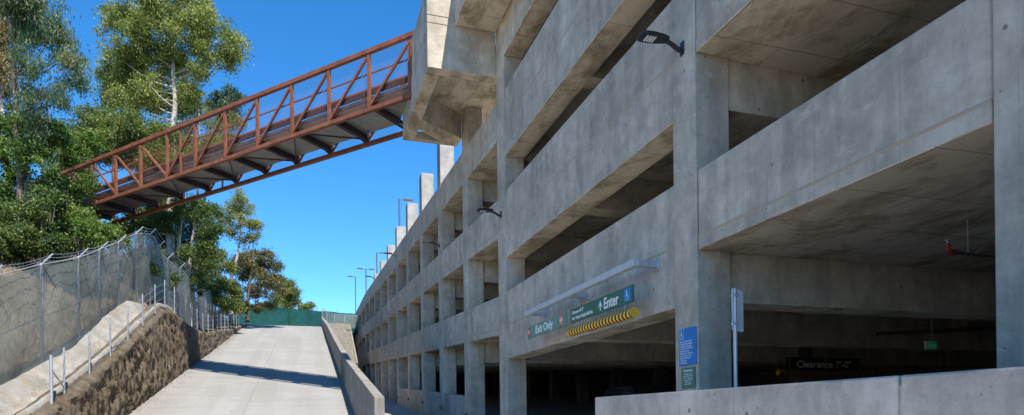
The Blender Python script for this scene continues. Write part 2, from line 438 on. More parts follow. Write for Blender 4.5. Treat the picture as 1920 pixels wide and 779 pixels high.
# ------------------------------------------------------------------ GROUND, RAMP, DRIVEWAY
GZ = -1.65
XL, XR = -6.1, 1.75                       # ramp edges
def ramp_z(y):
    z = -5.15 + .2045 * y
    if y < 19: 
        z0 = -5.15 + .2045 * 17.1
        z = GZ + max(0, (y - 15.2)) ** 2 * .2045 / (2 * 3.8) if y > 15.2 else GZ
    if y > 74: 
        k = min(y - 74, 9); z = -5.15 + .2045 * 74 + .2045 * (k - k * k / 18)
    return z
PLATEAU = ramp_z(84)
def drive_z(y):
    if y < 14: return GZ
    z = GZ + .08 * (y - 14)
    return min(z, 6)
WALLTOP = [(10, -1.5), (14, -1.0), (19.0, .29), (21.8, 1.17), (26.2, 2.67), (33.5, 5.36), (35.5, 5.58), (39.5, 5.42), (46.7, 5.72), (54, 6.9), (62.1, 8.05), (72.5, 9.85), (80, 10.9)]
def bank_z(y): return max(lerp(WALLTOP, min(y, 80)), GZ) if y > 9 else GZ

def ys(a, b, st):
    n = max(1, round((b - a) / st)); return [a + (b - a) * i / n for i in range(n + 1)]
tag(grid_mesh('ground', [-1500, -400, -60, 6.4, 60, 400, 1500], [-1500, -300, -60, 0, 12, 60, 300, 1500], lambda x, y: GZ - .06, GROUND), kind='structure')
tag(grid_mesh('ramp', ys(XL - .05, XR, 1), ys(9, 84, .5), lambda x, y: ramp_z(y) + .004, RAMP), kind='structure')
tag(grid_mesh('driveway', ys(XR, 6.3, 1), ys(14.5, 76, 1), lambda x, y: drive_z(y), DRIVE), kind='structure')
tag(grid_mesh('bounce_pavement', ys(-24, 6.3, 2), ys(-60, 14.5, 2), lambda x, y: drive_z(y) - .004, DRIVE), kind='structure')  # unseen pale paving, added to bounce warm sunlight onto facade and soffits

def hill_z(x, y):
    b = bank_z(y) if y < 78 else PLATEAU + .1
    d = max(0, -8.0 - x)
    r = (.42 + .3 * min(1, max(0, (y - 31) / 8))) * min(d, 9) + .2 * max(0, min(d - 9, 14)) + .05 * max(0, d - 23)
    r += .35 * fbm(x * .35, y * .35) * min(1, d / 1.5)
    if y < 12: r *= max(.15, (y + 14) / 26) if y > -14 else .15
    return b + r - .05
hx = [-7.9, -8.2, -8.6] + [-9 - .6 * i for i in range(30)] + [-30, -40, -60, -100, -200, -400]
hy = [-300, -80, -30, -10, 0, 6] + ys(9, 78, .6) + [78.5, 84, 95, 110, 140, 200, 400]
tag(grid_mesh('hillside', hx[::-1], hy, hill_z, SOIL), kind='structure')
# plateau beyond the head of the ramp
tag(grid_mesh('plateau', [-8, -6.2, 0, 2, 30, 100, 400], [84.0, 88, 96, 120, 200, 400], lambda x, y: PLATEAU - .02, GROUND), kind='structure')
# upper shoulder left of the ramp head
tag(grid_mesh('dirt_shoulder', [-8.2, -7.4, -6.7, -6.25], ys(43, 86, .8), lambda x, y: bank_z(y) - .04 + .05 * fbm(x, y), SOIL), kind='structure')

# gravel bank between the low wall and the building
def gravel_z(x, y):
    if y < 60: f = 0
    else: f = min(1, (y - 60) / 19)
    z = drive_z(60) + (PLATEAU + .35 - drive_z(60)) * f
    return z + .08 * fbm(x * 1.5, y * 1.5) - (.25 * max(0, x - 4.4) if f < 1 else 0)
tag(grid_mesh('gravel_slope', ys(2.02, 4.85, .2), ys(60, 90, .3), gravel_z, GRAVEL), kind='structure')
b = MB()
b.prism([(4.86, 60, drive_z(60) - 1), (4.86, 90, drive_z(60) - 1), (4.86, 90, PLATEAU + .3), (4.86, 79, PLATEAU + .3), (4.86, 60, drive_z(60) + .05)], (.15, 0, 0))
tag(b.build('retaining_wall', CON_LOW), 'dark concrete wall holding the gravel bank beside the garage', 'wall')

# ------------------------------------------------------------------ sculpted rock-textured wall, ditch, post-and-cable fence
b = MB()
yy = ys(12, 44, .085) + ys(44.2, 82, .3); nz = 38
vs, fs = [], []
for y in yy:
    lo, hi = ramp_z(y) - .15, bank_z(y)
    for k in range(nz + 1):
        f = k / nz; z = lo + (hi - lo) * f
        amp = .085 * min(1, (hi - lo) / 1.5) * min(1, .25 + f * 4)
        p = Vector((y * 1.5 + .5 * z, z * .8 - .3 * y, 3))
        r1 = abs(noise.noise(p * 1.7)); r2 = noise.noise(p * 3.6); r3 = noise.noise(p * 8) + .6 * noise.noise(p * 17)
        dx = (1 - r1 * 2.4) * amp * 1.5 + r2 * amp * .8 + r3 * .045
        # round the crest into the bank
        x = XL - .12 * f * (hi - lo) * .5 + dx * (1 if f < .93 else .4) - .05
        if f > .93: x -= (f - .93) / .07 * .25
        vs.append((x, y, z + (.05 * r2 if f > .9 else 0)))
n1 = nz + 1
for j in range(len(yy) - 1):
    for k in range(nz):
        a = j * n1 + k; fs.append((a, a + n1, a + n1 + 1, a + 1))
b.add(vs, fs, 0, True)
# crest cap behind the face
vs, fs = [], []
for y in yy:
    z = bank_z(y)
    for x, dz in ((XL - .42, .03), (XL - .62, .0), (XL - .64, -.5)):
        vs.append((x - .05 * (z - ramp_z(y)), y, z + dz + .03 * noise.noise(Vector((x * 3, y * 2, 0)))))
for j in range(len(yy) - 1):
    for k in range(2):
        a = j * 3 + k; fs.append((a + 1, a, a + 3, a + 4))
b.add(vs, [f[::-1] for f in fs], 0, True)
tag(b.build('rock_textured_wall', ROCK), 'brown sculpted retaining wall with rock texture along the left of the ramp', 'retaining wall')

b = MB()
vs, fs = [], []
dy_ = ys(11, 37.4, .3)
prof = [(-8.05, .02), (-7.9, .14), (-7.72, .13), (-7.35, -.20), (-7.1, -.27), (-6.85, -.2), (-6.66, .04), (-6.60, .10), (-6.50, .10), (-6.46, -.1)]
for j, y in enumerate(dy_):
    for i, (x, dz) in enumerate(prof):
        wob = .05 * noise.noise(Vector((0, y * .8, i * .3))) + (.06 * noise.noise(Vector((2, y * 2.2, 0))) if i < 3 else 0)
        vs.append((x + wob, y, bank_z(y) + dz + .02 * noise.noise(Vector((x * 3, y * 2, 5)))))
n1 = len(prof)
for j in range(len(dy_) - 1):
    for i in range(n1 - 1):
        a = j * n1 + i; fs.append((a, a + 1, a + n1 + 1, a + n1))
b.add(vs, fs, 0, True)
y = 37.4
b.prism([(-8.05, y, bank_z(y) - .1), (-6.5, y, bank_z(y) - .1), (-6.45, y, bank_z(y) + .12), (-7.1, y, bank_z(y) + .22), (-8.0, y, bank_z(y) + .25)], (0, .35, 0))
tag(b.build('drainage_ditch', DITCH), 'white concrete drainage ditch running up between the mesh fence and brown wall', 'drainage ditch')

fence = thing('cable_fence', 'low galvanised post and cable fence on top of the brown textured wall', 'fence', (XL - .3, 19.7, bank_z(19.7)))
px_ = -6.38
posts = [19.72, 20.66, 22.85, 25.08, 27.37, 29.7, 32.0, 34.07] + [34.07 + 2.35 * i for i in range(1, 19)]
for y in posts:
    z = bank_z(y)
    big = y < 20 or y > 75
    MB().tube([(px_, y, z - .1), (px_, y, z + 1.22)], .038 if big else .026, 10).build('post', GALV, fence)
for h in (.45, .78, 1.08):
    MB().tube([(px_ + .04, y, bank_z(y) + h) for y in posts], .006, 5).build('cable', GALV, fence)
MB().tube([(px_, 19.74, bank_z(19.7) + .85), (px_, 20.62, bank_z(20.66) + .12)], .02, 8).build('brace', GALV, fence)

# ------------------------------------------------------------------ privacy fence with barbed wire arms
FT = [(10, .6), (20.66, 3.9), (23.4, 4.86), (26.6, 5.84), (29.7, 6.87), (32.6, 7.93), (35.1, 9.02), (36.6, 9.44), (39.4, 10.0), (40.7, 9.70), (45.4, 9.82), (51.4, 10.05), (59.3, 10.9), (68.2, 12.05), (79, 13.45)]
FX = -7.84
def fx(y): return FX + .12 * math.sin(y * .55)
fence = thing('screened_fence', 'tall wire fence covered in grey privacy mesh topped with barbed wire', 'fence', (FX, 24, bank_z(24)))
vs, fs = [], []
fy = ys(11, 79, .25); nz = 12
fposts = [11.8, 14.7, 17.7, 20.3, 23.4, 26.6, 29.7, 32.6, 35.1, 37.6] + [40.5 + 2.95 * i for i in range(14)]
for y in fy:
    near = min(abs(y - p) for p in fposts)
    t = lerp(FT, y) - .05 * min(1, near / 1.2) + .02 * noise.noise(Vector((y * 2, 0, 0)))
    bt = max(lerp(FT, y) - 3.42, bank_z(y) - .02)
    for k in range(nz + 1):
        f = k / nz
        bil = .11 * math.sin(f * math.pi) * min(1, near) * (1 + noise.noise(Vector((y * .7, f * 2, 3)))) + .045 * noise.noise(Vector((y * 1.9, f * 2.2, 9)))
        vs.append((fx(y) + .05 + bil, y, bt + (t - bt) * f))
for j in range(len(fy) - 1):
    for k in range(nz):
        a = j * (nz + 1) + k; fs.append((a, a + nz + 1, a + nz + 2, a + 1))
MB().add(vs, fs, 0, True).build('mesh_panel', SCREEN, fence)
tips = []
for y in fposts:
    t = lerp(FT, y)
    p = MB().tube([(fx(y), y, t - 3.7), (fx(y), y, t + .04)], .04, 10).build('post', GALV, fence)
    tip = (fx(y) + .32, y, t + .36); tips.append((fx(y), y, t))
    MB().bar((fx(y), y, t), tip, .05, .03).build('arm', GALV, p)
for k in (.3, .62, .96):
    pts = []
    for (x, y, t), (x2, y2, t2) in zip(tips, tips[1:]):
        for q in range(6):
            f = q / 6; pts.append((x + (x2 - x) * f + .32 * k, y + (y2 - y) * f, t + (t2 - t) * f + .36 * k - .07 * math.sin(math.pi * f)))
    b = MB().tube(pts, .0035, 4)
    for (p, q) in zip(pts, pts[1:]):        # barbs
        for g in (.25, .75):
            c_ = Vector(p).lerp(Vector(q), g)
            b.bar(c_ - Vector((.02, .015, .025)), c_ + Vector((.02, .015, .025)), .005, .005)
    b.build('barbed_wire', GALV, fence)
MB().tube([(fx(y) + .03, y, lerp(FT, y) - 1.6) for y in fy], .018, 6).build('middle_rail', GALV, fence)
MB().tube([(fx(y) - .01, y, lerp(FT, y) + .0) for y in fy], .018, 6).build('top_rail', GALV, fence)

# green fence across the head of the ramp
G0, G1 = Vector((-8.4, 80, PLATEAU - .5)), Vector((8.5, 84.5, PLATEAU))
gtop0, gtop1 = on_y(442, 569, 80).z, on_y(668, 590, 84.0).z
fence = thing('green_fence', 'long fence wrapped in green windscreen across the top of the ramp', 'fence', G0)
vs, fs = [], []
nn = 80
for i in range(nn + 1):
    f = i / nn; p = G0.lerp(G1, f); zt = gtop0 + (gtop1 - gtop0) * f + .03 * math.sin(f * 40)
    for k in range(9):
        g = k / 8; z = PLATEAU - .25 + (zt - PLATEAU + .25) * g
        vs.append((p.x, p.y + .12 * noise.noise(Vector((f * 26, g * 2.5, 1))), z))
for i in range(nn):
    for k in range(8):
        a = i * 9 + k; fs.append((a, a + 9, a + 10, a + 1))
MB().add(vs, fs, 0, True).build('windscreen', GREENSC, fence)
for i in range(8):
    p = G0.lerp(G1, i / 7); zt = gtop0 + (gtop1 - gtop0) * i / 7
    MB().tube([(p.x, p.y + .08, PLATEAU - .4), (p.x, p.y + .08, zt + .05)], .035, 8).bar((p.x, p.y + .08, zt), (p.x + .1, p.y - .15, zt + .3), .03, .03).build('post', GALV, fence)

# pale chain-link fence at the top of the gravel
fence = thing('chain_link_fence', 'short chain-link fence curving along the top of the gravel bank', 'fence', (2.0, 77, PLATEAU))
cp = [(1.75, 75.5), (2.3, 77.5), (3.2, 79.0), (4.4, 79.6), (6.0, 79.8)]
vs, fs = [], []
for i, (x, y) in enumerate(cp):
    vs += [(x, y, PLATEAU - .1), (x, y, PLATEAU + 1.45)]
    MB().tube([(x, y, PLATEAU - .3), (x, y, PLATEAU + 1.47)], .03, 8).build('post', GALV, fence)
for i in range(len(cp) - 1): fs.append((2 * i, 2 * i + 2, 2 * i + 3, 2 * i + 1))
MB().add(vs, fs).build('wire_mesh', CHAIN, fence)
MB().tube([(x, y, PLATEAU + 1.45) for x, y in cp], .025, 8).build('top_rail', GALV, fence)

# low wall on the right of the ramp
LW = [(17.9, .56), (32.2, 2.9), (45, 5.35), (60, 8.35), (82.4, 12.4)]
b = MB()
for (y0, z0), (y1, z1) in zip(LW, LW[1:]):
    n = max(1, round((y1 - y0) / 3.6))
    for i in range(n):
        a, c_ = y0 + (y1 - y0) * i / n, y0 + (y1 - y0) * (i + 1) / n
        za, zc = z0 + (z1 - z0) * i / n, z0 + (z1 - z0) * (i + 1) / n
        g = .006
        la, lc = min(ramp_z(a), drive_z(a)) - .3, min(ramp_z(c_), drive_z(c_)) - .3
        b.hexa([(XR, a + g, la), (XR + .28, a + g, la), (XR + .28, c_ - g, lc), (XR, c_ - g, lc), (XR, a + g, za), (XR + .28, a + g, za), (XR + .28, c_ - g, zc), (XR, c_ - g, zc)])
tag(b.build('low_wall', CON_LOW, bevel=.012), 'low concrete wall sloping up the right edge of the ramp', 'wall')

# ------------------------------------------------------------------ PARKING GARAGE
FXG = 6.05
garage = thing('parking_garage', 'multi-storey cast concrete parking garage with open bays and roof stubs', 'building', (FXG, 15, GZ))
def zf(y):
    if y < 20.3: return 0.0
    if y < 70: return .0596 * (y - 20.3)
    return .0596 * 49.7 + .012 * (y - 70)
COLS = [(-16.0, -15.3), (-6.4, -5.7), (3.65, 4.30), (9.03, 9.70), (19.48, 20.30)] + [(24.52 + 5.09 * i, 24.52 + 5.09 * i + .72) for i in range(13)]
END = COLS[-1][1]
def floor_z(x, y): return -.78 + .045 * max(0, min(x, 20) - 7) + zf(y)
NEARTOP = 14.4
STUBZ = 13.25
for i, (y0, y1) in enumerate(COLS):
    far = i >= 5
    zt = 12.14 if i == 5 else (lambda y: 10.35 + zf(y) + .0)(y1) + .1 if far else NEARTOP
    if i >= 6: zt = 10.35 + zf(y0) - .02
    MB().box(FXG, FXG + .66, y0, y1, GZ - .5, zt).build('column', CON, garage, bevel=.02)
    if i >= 6 and STUBZ - (10.35 + zf(y0)) > .25:
        MB().box(FXG - .004, FXG + .66, y0 - .004, y1, zt + .002, STUBZ).build('roof_stub', CON_STUB, garage, bevel=.015)
def spandrel(ya, yb, zt, zj, zb, za_=0, zb_=0):
    """parapet above a tan pour line, edge beam below it; za_/zb_: floor height at each end"""
    g = .018
    x0 = FXG + .03
    b = MB()
    b.sbox(x0, x0 + .24, ya + g, yb - g, za_, zb_, zj + .012, zt, 0)
    b.sbox(x0 - .012, x0 + (.62 if zj - zb > .5 else .30), ya + g, yb - g, za_, zb_, zb, zj, 0)
    b.sbox(x0 - .016, x0 + .2, ya + g, yb - g, za_, zb_, zj - .02, zj + .032, 1)
    for y, z_ in ((ya, za_), (yb, zb_)):
        b.box(FXG + .045, FXG + .2, y - .0165, y + .0165, zb + z_ + .02, zt + z_ - .03, 2)
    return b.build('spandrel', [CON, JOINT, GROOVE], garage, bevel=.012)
for i in range(len(COLS) - 1):
    ya, yb = COLS[i][1], COLS[i + 1][0]
    a, c_ = zf(ya), zf(yb)
    far = i >= 5
    for k in range(3 if i >= 4 else 4):
        dz = 3.2 * k
        deep = (yb - ya) > 8
        spandrel(ya, yb, 3.95 + dz, 2.86 + dz, (1.82 if deep else 2.66) + dz, a, c_)
    # dark recess strips between column and spandrel ends
# low infill walls in the ground storey bays
for i in range(6, 10 - 0):
    if i > 9: break
    ya, yb = COLS[i - 0][1] if False else COLS[i][1], COLS[i + 1][0]
    if i == 9: continue
    zb = .55
    MB().sbox(FXG + .03, FXG + .28, ya, yb, zf(ya), zf(yb), -2.2, zb).build('infill_wall', CON_WALL, garage, bevel=.01)
ya, yb = COLS[5][1], COLS[6][0]
MB().sbox(FXG + .03, FXG + .28, ya, yb, zf(ya), zf(yb), -2.2, .52).build('infill_wall', CON_WALL, garage, bevel=.01)
for i, (px, py) in enumerate([(872, 778), (825, 764), (790, 755), (764, 749), (742, 746), (726, 737)]):
    p = on_x(px, py, FXG)
    y = COLS[5 + i][0] + .35
    MB().tube([(FXG + .0, y, p.z), (FXG - .09, y, p.z)], [.09, .07], 10).build('wall_plug', LAMPGREY, garage)

# floor slabs, ceilings, interior frame
X1 = 30.0
for k in range(3):
    dz = 3.2 * k
    b = MB().box(FXG + .3, X1, -16, 20.3, 2.67 + dz, 2.85 + dz)
    n = [20.3, 45, 70, END - .05]
    for a, c_ in zip(n, n[1:]):
        b.sbox(FXG + .3, X1, a, c_, zf(a), zf(c_), 2.67 + dz, 2.85 + dz)
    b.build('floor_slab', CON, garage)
MB().box(FXG + .3, X1, -16, 20.3, 12.27, 12.45).build('floor_slab', CON, garage)
MB().box(FXG + .3, X1, -16, 20.3, NEARTOP - .2, NEARTOP).build('roof_slab', CON, garage)
b = MB()
vs = [(x, y, floor_z(x, y)) for y in (-16, 20.3, 45, 70, END) for x in (FXG + .05, 7, 20, X1)]
b.add(vs, [(j * 4 + i, j * 4 + i + 1, j * 4 + i + 5, j * 4 + i + 4) for j in range(4) for i in range(3)])
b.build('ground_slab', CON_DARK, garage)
beam_y = [(a + b_) / 2 for a, b_ in COLS] + [14.6]
for k in range(4):
    for y in beam_y:
        if k == 3 and y > 20.5: continue
        z = 3.2 * k + zf(y)
        MB().box(FXG + .66, X1, y - .28, y + .28, 1.84 + z, 2.665 + z).build('cross_beam', CON, garage)
for y in [(a + b_) / 2 for a, b_ in COLS]:
    for x in (17.5,):
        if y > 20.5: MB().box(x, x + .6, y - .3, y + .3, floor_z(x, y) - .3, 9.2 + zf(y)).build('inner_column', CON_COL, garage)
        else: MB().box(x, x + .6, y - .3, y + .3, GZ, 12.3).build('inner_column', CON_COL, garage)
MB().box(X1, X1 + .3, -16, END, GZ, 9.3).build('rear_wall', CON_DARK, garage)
MB().box(FXG + .1, X1, END + .002, END + .3, GZ, 13.4).build('end_wall', CON, garage)
MB().box(FXG + .5, X1, -16.3, -16.002, GZ, NEARTOP).build('end_wall', CON_DARK, garage)
# inner walls that close the far bays some metres inside (ramp core)

MB().box(FXG + .67, X1, 20.02, 20.29, 9.4, NEARTOP - .21).build('end_wall', CON, garage)
# cantilevered walkway edge above the near bays
MB().box(FXG - 1.37, FXG - .0, 15.6, 20.27, 12.6, 12.85).box(FXG - 1.372, FXG - 1.17, 15.6, 20.28, 12.852, 14.2).build('cantilever_slab', CON, garage, bevel=.02)

# bridge landing block
blk = MB()
BX, BY0, BY1, BZ = 3.78, 20.31, 25.98, 11.15
for z0, z1 in ((BZ, 12.57), (12.59, 12.82), (12.84, 13.75)):
    blk.box(BX, FXG - .004, BY0, BY0 + .42, z0, z1)
blk.box(BX + .02, FXG - .01, BY0 + .02, BY0 + .40, BZ + .1, 13.7)
for z0, z1 in ((BZ, 12.57), (12.59, 12.82), (12.84, 13.75)):
    blk.box(BX, BX + .46, BY0 + .423, 23.4, z0, z1)
blk.box(BX + .02, BX + .44, BY0 + .44, 23.38, BZ + .1, 13.7)
blk.box(BX, BX + .46, 23.4, BY1, BZ, 11.46)
blk.box(BX + .46, FXG - .004, BY1 - .28, BY1, BZ, 11.46)
blk.prism([(BX + .46, 24.0, BZ), (BX + .46, 24.86, BZ), (5.28, BY1 - .28, BZ), (FXG - .01, BY1 - .28, BZ), (FXG - .01, 25.2, BZ)], (0, 0, 1.0))
blk.box(BX + .02, BX + .44, 23.42, BY1 - .02, 11.462, BZ + 1.3)
blk.box(BX + .462, FXG + 1.9, BY0 + .422, BY1 - .003, BZ + 1.0, BZ + 1.3)
blk.build('landing_block', CON, garage, bevel=.015)

# wall in front of the garage on the right
b = MB()
WX = 4.1
for (y0, y1) in ((-9, -3), (-3, -.2), (-.2, 3.6), (3.614, 8.8)):
    b.box(WX, WX + .25, y0 + .008, y1 - .008, GZ - .2, .26)
b.box(WX + .03, WX + .22, -9, 8.7, GZ, .2)
tag(b.build('front_wall', CON_WALL, bevel=.015), 'stained concrete wall with round tie holes in front of the garage', 'wall')

exec_signs = True
# ------------------------------------------------------------------ signs
def frame_mat(org, xd, yd):
    xd, yd = Vector(xd).normalized(), Vector(yd).normalized(); zd = xd.cross(yd)
    return Matrix(((xd.x, yd.x, zd.x, org[0]), (xd.y, yd.y, zd.y, org[1]), (xd.z, yd.z, zd.z, org[2]), (0, 0, 0, 1)))
class Face:
    """a sign face: local right/up in metres, off = distance out of the face"""
    def __init__(s, org, xd, yd=(0, 0, 1)): s.M = frame_mat(org, xd, yd)
    def P(s, a, b, off=0): return s.M @ Vector((a, b, off))
    def poly(s, mb, pts, off, th, m=0):
        mb.prism([s.P(a, b, off) for a, b in pts], s.M.to_3x3() @ Vector((0, 0, th)), m); return mb
    def rect(s, mb, a0, b0, a1, b1, off, th, m=0, r=0):
        if r:
            pts = []
            for cx, cy, st in ((a1 - r, b0 + r, -90), (a1 - r, b1 - r, 0), (a0 + r, b1 - r, 90), (a0 + r, b0 + r, 180)):
                pts += [(cx + r * math.cos(R(st + q)), cy + r * math.sin(R(st + q))) for q in (0, 30, 60, 90)]
        else: pts = [(a0, b0), (a1, b0), (a1, b1), (a0, b1)]
        return s.poly(mb, pts, off, th, m)
    def disc(s, mb, a, b, r, off, th, m=0, n=24):
        return s.poly(mb, [(a + r * math.cos(2 * math.pi * k / n), b + r * math.sin(2 * math.pi * k / n)) for k in range(n)], off, th, m)
    def text(s, txt, a, b, size, mat, parent, align='LEFT', off=.004, name='lettering', line=1.0, sx=1.0, bold=0.0):
        cu = bpy.data.curves.new(name, 'FONT'); cu.body = txt; cu.size = size; cu.align_x = align; cu.extrude = .0015
        cu.space_line = line; cu.offset = bold
        cu.materials.append(mat)
        tmp = bpy.data.objects.new(name, cu); C.objects.link(tmp)
        bpy.context.view_layer.update()
        me = bpy.data.meshes.new_from_object(tmp.evaluated_get(bpy.context.evaluated_depsgraph_get()))
        bpy.data.objects.remove(tmp); bpy.data.curves.remove(cu); me.name = name
        o = bpy.data.objects.new(name, me); C.objects.link(o)
        po = ORG.get(parent, Vector()); o.parent = parent
        M = s.M.copy(); M.translation = s.P(a, b, off) - po
        o.matrix_basis = M @ Matrix.Diagonal((sx, 1, 1, 1))
        ORG[o] = po
        return o
    def wheelchair(s, mb, a, b, h, off, m=0):
        u = h / 10
        s.disc(mb, a - .5 * u, b + 8.8 * u, .95 * u, off, .002, m)
        def seg(p, q, w):
            p, q = Vector(p), Vector(q); d = (q - p).normalized(); n = Vector((-d.y, d.x)) * w / 2; d = d * w * .3
            s.poly(mb, [tuple(p - n - d), tuple(q - n + d), tuple(q + n + d), tuple(p + n - d)], off, .002, m)
        seg((a - .4 * u, b + 7.6 * u), (a - .2 * u, b + 4.4 * u), 1.1 * u)
        seg((a - .3 * u, b + 6.1 * u), (a + 1.8 * u, b + 6.1 * u), .7 * u)
        seg((a - .2 * u, b + 4.4 * u), (a + 2.2 * u, b + 4.4 * u), 1.0 * u)
        seg((a + 2.2 * u, b + 4.4 * u), (a + 3.1 * u, b + 1.4 * u), .9 * u)
        seg((a + 3.1 * u, b + 1.3 * u), (a + 4.0 * u, b + 1.6 * u), .7 * u)
        pts = [(a + .1 * u + 3.0 * u * math.cos(R(t)), b + 3.0 * u + 3.0 * u * math.sin(R(t))) for t in range(112, 375, 22)]
        for p, q in zip(pts, pts[1:]): seg(p, q, .75 * u)
SX = 5.6
def chain(b, x, y, z0, z1):
    n = max(2, int((z1 - z0) / .035)); 
    for i in range(n):
        z = z0 + (z1 - z0) * (i + .5) / n
        if i % 2: b.bar((x, y, z - .02), (x, y, z + .02), .02, .006)
        else: b.bar((x, y, z - .02), (x, y, z + .02), .006, .02)
rail = thing('sign_rail', 'long galvanised rail on three brackets above the garage entrance', 'rail', (SX, 13, 2.69))
MB().box(SX - .06, SX + .06, 10.2, 16.2, 2.64, 2.765).build('tube', GALV_PALE, rail, bevel=.006)
for y in (10.28, 13.4, 16.0):
    MB().box(SX + .05, FXG + .01, y - .05, y + .05, 2.64, 2.74).box(FXG - .015, FXG + .022, y - .09, y + .09, 2.58, 2.80).build('bracket', GALV, rail, bevel=.004)

def green_sign(name, label, y_far, y_near, zb, zt, mat):
    t = thing(name, label, 'sign', (SX, (y_far + y_near) / 2, zb))
    L = y_far - y_near
    F = Face((SX - .02, y_far, zb), (0, -1, 0))
    F.rect(MB(), 0, 0, L, zt - zb, -.04, .04).build('board', mat, t, bevel=.003)
    b = MB()
    for f in (.07, .5, .93):
        chain(b, SX, y_far - L * f, zt, 2.66)
    b.build('hanging_chain', GALV, t)
    return t, F, L, zt - zb
t, F, L, H = green_sign('exit_sign', 'pale green hanging sign reading Exit Only between red discs', 16.10, 13.46, 2.025, 2.335, GREEN_FADED)
F.text('Exit Only', L * .47, H * .22, .27, WHITE, t, 'CENTER', bold=.006, sx=1.18)
for a, mt in ((.15, RED), (L - .25, PINK)):
    o = F.disc(MB(), a, H / 2, .125, .0005, .003).build('red_disc', mt, t)
    b = MB(); F.rect(b, a - .085, H / 2 - .016, a + .085, H / 2 + .016, .0045, .001); b.build('white_bar', WHITE, o)
    F.text('DO NOT', a, H / 2 + .032, .045, WHITE, o, 'CENTER', off=.005)
    F.text('ENTER', a, H / 2 - .068, .045, WHITE, o, 'CENTER', off=.005)
t, F, L, H = green_sign('entry_sign', 'dark green hanging sign reading Enter with an arrow and blue wheelchair symbol', 13.17, 10.33, 2.025, 2.33, GREEN)
F.text("Clearance 8'-2\"", .09, H * .60, .10, WHITE, t, bold=.002)
F.text('Max. Vehicle Weight 6000 lbs.', .09, H * .18, .098, WHITE, t, sx=.9, bold=.002)
F.text('Enter', L * .59, H * .17, .30, WHITE, t, bold=.006, sx=.95)
b = MB(); a = L * .535; F.rect(b, a - .018, .05, a + .018, .2, .0005, .002)
F.poly(b, [(a - .075, .135), (a - .075, .10), (a, .185), (a + .075, .10), (a + .075, .135), (a, .245)], .001, .002); b.build('arrow', WHITE, t)
o = F.rect(MB(), L - .30, .035, L - .07, H - .035, .0005, .002, r=.015).build('wheelchair_panel', BLUE, t)
b = MB(); F.wheelchair(b, L - .20, .06, .175, .003); b.build('wheelchair_symbol', WHITE, o)

def height_bar(name, label, p0, p1, stripes, ends, rad=.094):
    p0, p1 = Vector(p0), Vector(p1); mid = (p0 + p1) / 2
    t = thing(name, label, 'height bar', mid)
    MB().tube([p0, p1], rad, 24).build('striped_tube', stripes, t)
    d = (p1 - p0).normalized()
    for p, s_ in ((p0, -1), (p1, 1)):
        MB().tube([p + d * s_ * .001, p + d * s_ * .012], rad + .004, 24).build('end_cap', YEL, t)
    b = MB()
    for f in (.12, .5, .88):
        q = p0.lerp(p1, f); chain(b, q.x, q.y, q.z + .085, ends)
    b.build('hanging_chain', GALV, t)
height_bar('clearance_bar', 'yellow and black striped tube hanging under the Enter sign', (SX, 13.2, 1.835), (SX, 10.31, 1.825), STRIPE_Y, 2.02)

# clearance sign and bar deep inside
YS = 18.9
p = on_y(1475, 695, YS); q = on_y(1614, 695, YS); z1 = on_y(1540, 671, YS).z
t = thing('clearance_sign', "dark hanging board reading Clearance 7'-0\" inside the garage", 'sign', ((p.x + q.x) / 2, YS, p.z))
F = Face((p.x, YS, p.z), (1, 0, 0)); L = q.x - p.x; H = z1 - p.z
F.rect(MB(), 0, 0, L, H, -.03, .03).build('board', paint('dark_board', (.02, .035, .04), .6), t)
F.text("Clearance 7'-0\"", L * .5, H * .25, H * .72, WHITE, t, 'CENTER', sx=1.15, bold=.004)
b = MB()
for f in (.1, .9): b.bar(F.P(L * f, H, -.02), Vector((F.P(L * f, H, -.02).x, YS, 2.66)), .012, .012)
b.build('hanging_rod', GALV, t)
p = on_y(1459, 699, YS - .3); q = on_y(1632, 701, YS - .3)
height_bar('clearance_bar', "striped tube hanging below the Clearance 7'-0\" board", p, (q.x, YS - .3, p.z), STRIPE_X_SHADED, 2.66, .10)

# parking notices on the brick... concrete column
XB = FXG - .003
t = thing('notice_sign', 'blue notice with a wheelchair symbol and white text on the garage column', 'sign', (XB, 9.3, .8))
F = Face((XB, 9.55, .80), (0, -1, 0)); L, H = .50, .625
F.rect(MB(), 0, 0, L, H, 0, .012, r=.02).build('plate', BLUE, t)
b = MB(); F.wheelchair(b, .075, .46, .13, .0125)
for (a0, b0, a1, b1) in ((.015, .445, .14, .449), (.015, .606, .14, .61), (.015, .449, .019, .606), (.136, .449, .14, .606)): F.rect(b, a0, b0, a1, b1, .0125, .001)
b.build('wheelchair_symbol', WHITE, t)
F.text('Unauthorized Vehicles Parked\nin Designated Accessible Spaces\nNot Displaying Distinguishing\nPlacards or Special License Plates\nIssued for Persons With\nDisabilities May Be Towed Away\nat Owner\'s Expense. Towed\nVehicles May Be Reclaimed\nat Campus Police\nor by Telephoning', .025, .395, .040, WHITE, t, off=.0135, line=1.0, sx=.72)
t = thing('warning_sign', 'small green WARNING notice mounted below the blue notice', 'sign', (XB, 9.3, .42))
F = Face((XB, 9.49, .42), (0, -1, 0)); L, H = .40, .345
F.rect(MB(), 0, 0, L, H, 0, .012, r=.02).build('plate', paint('sage_sign_paint', (.08, .17, .11), .5), t)
F.text('WARNING', L / 2, .275, .055, WHITE, t, 'CENTER', off=.0135, bold=.001)
F.text('This facility contains\nchemicals known to the\nState of California to\ncause cancer and birth\ndefects or other\nreproductive harm', L / 2, .232, .034, WHITE, t, 'CENTER', off=.0135, sx=.85)

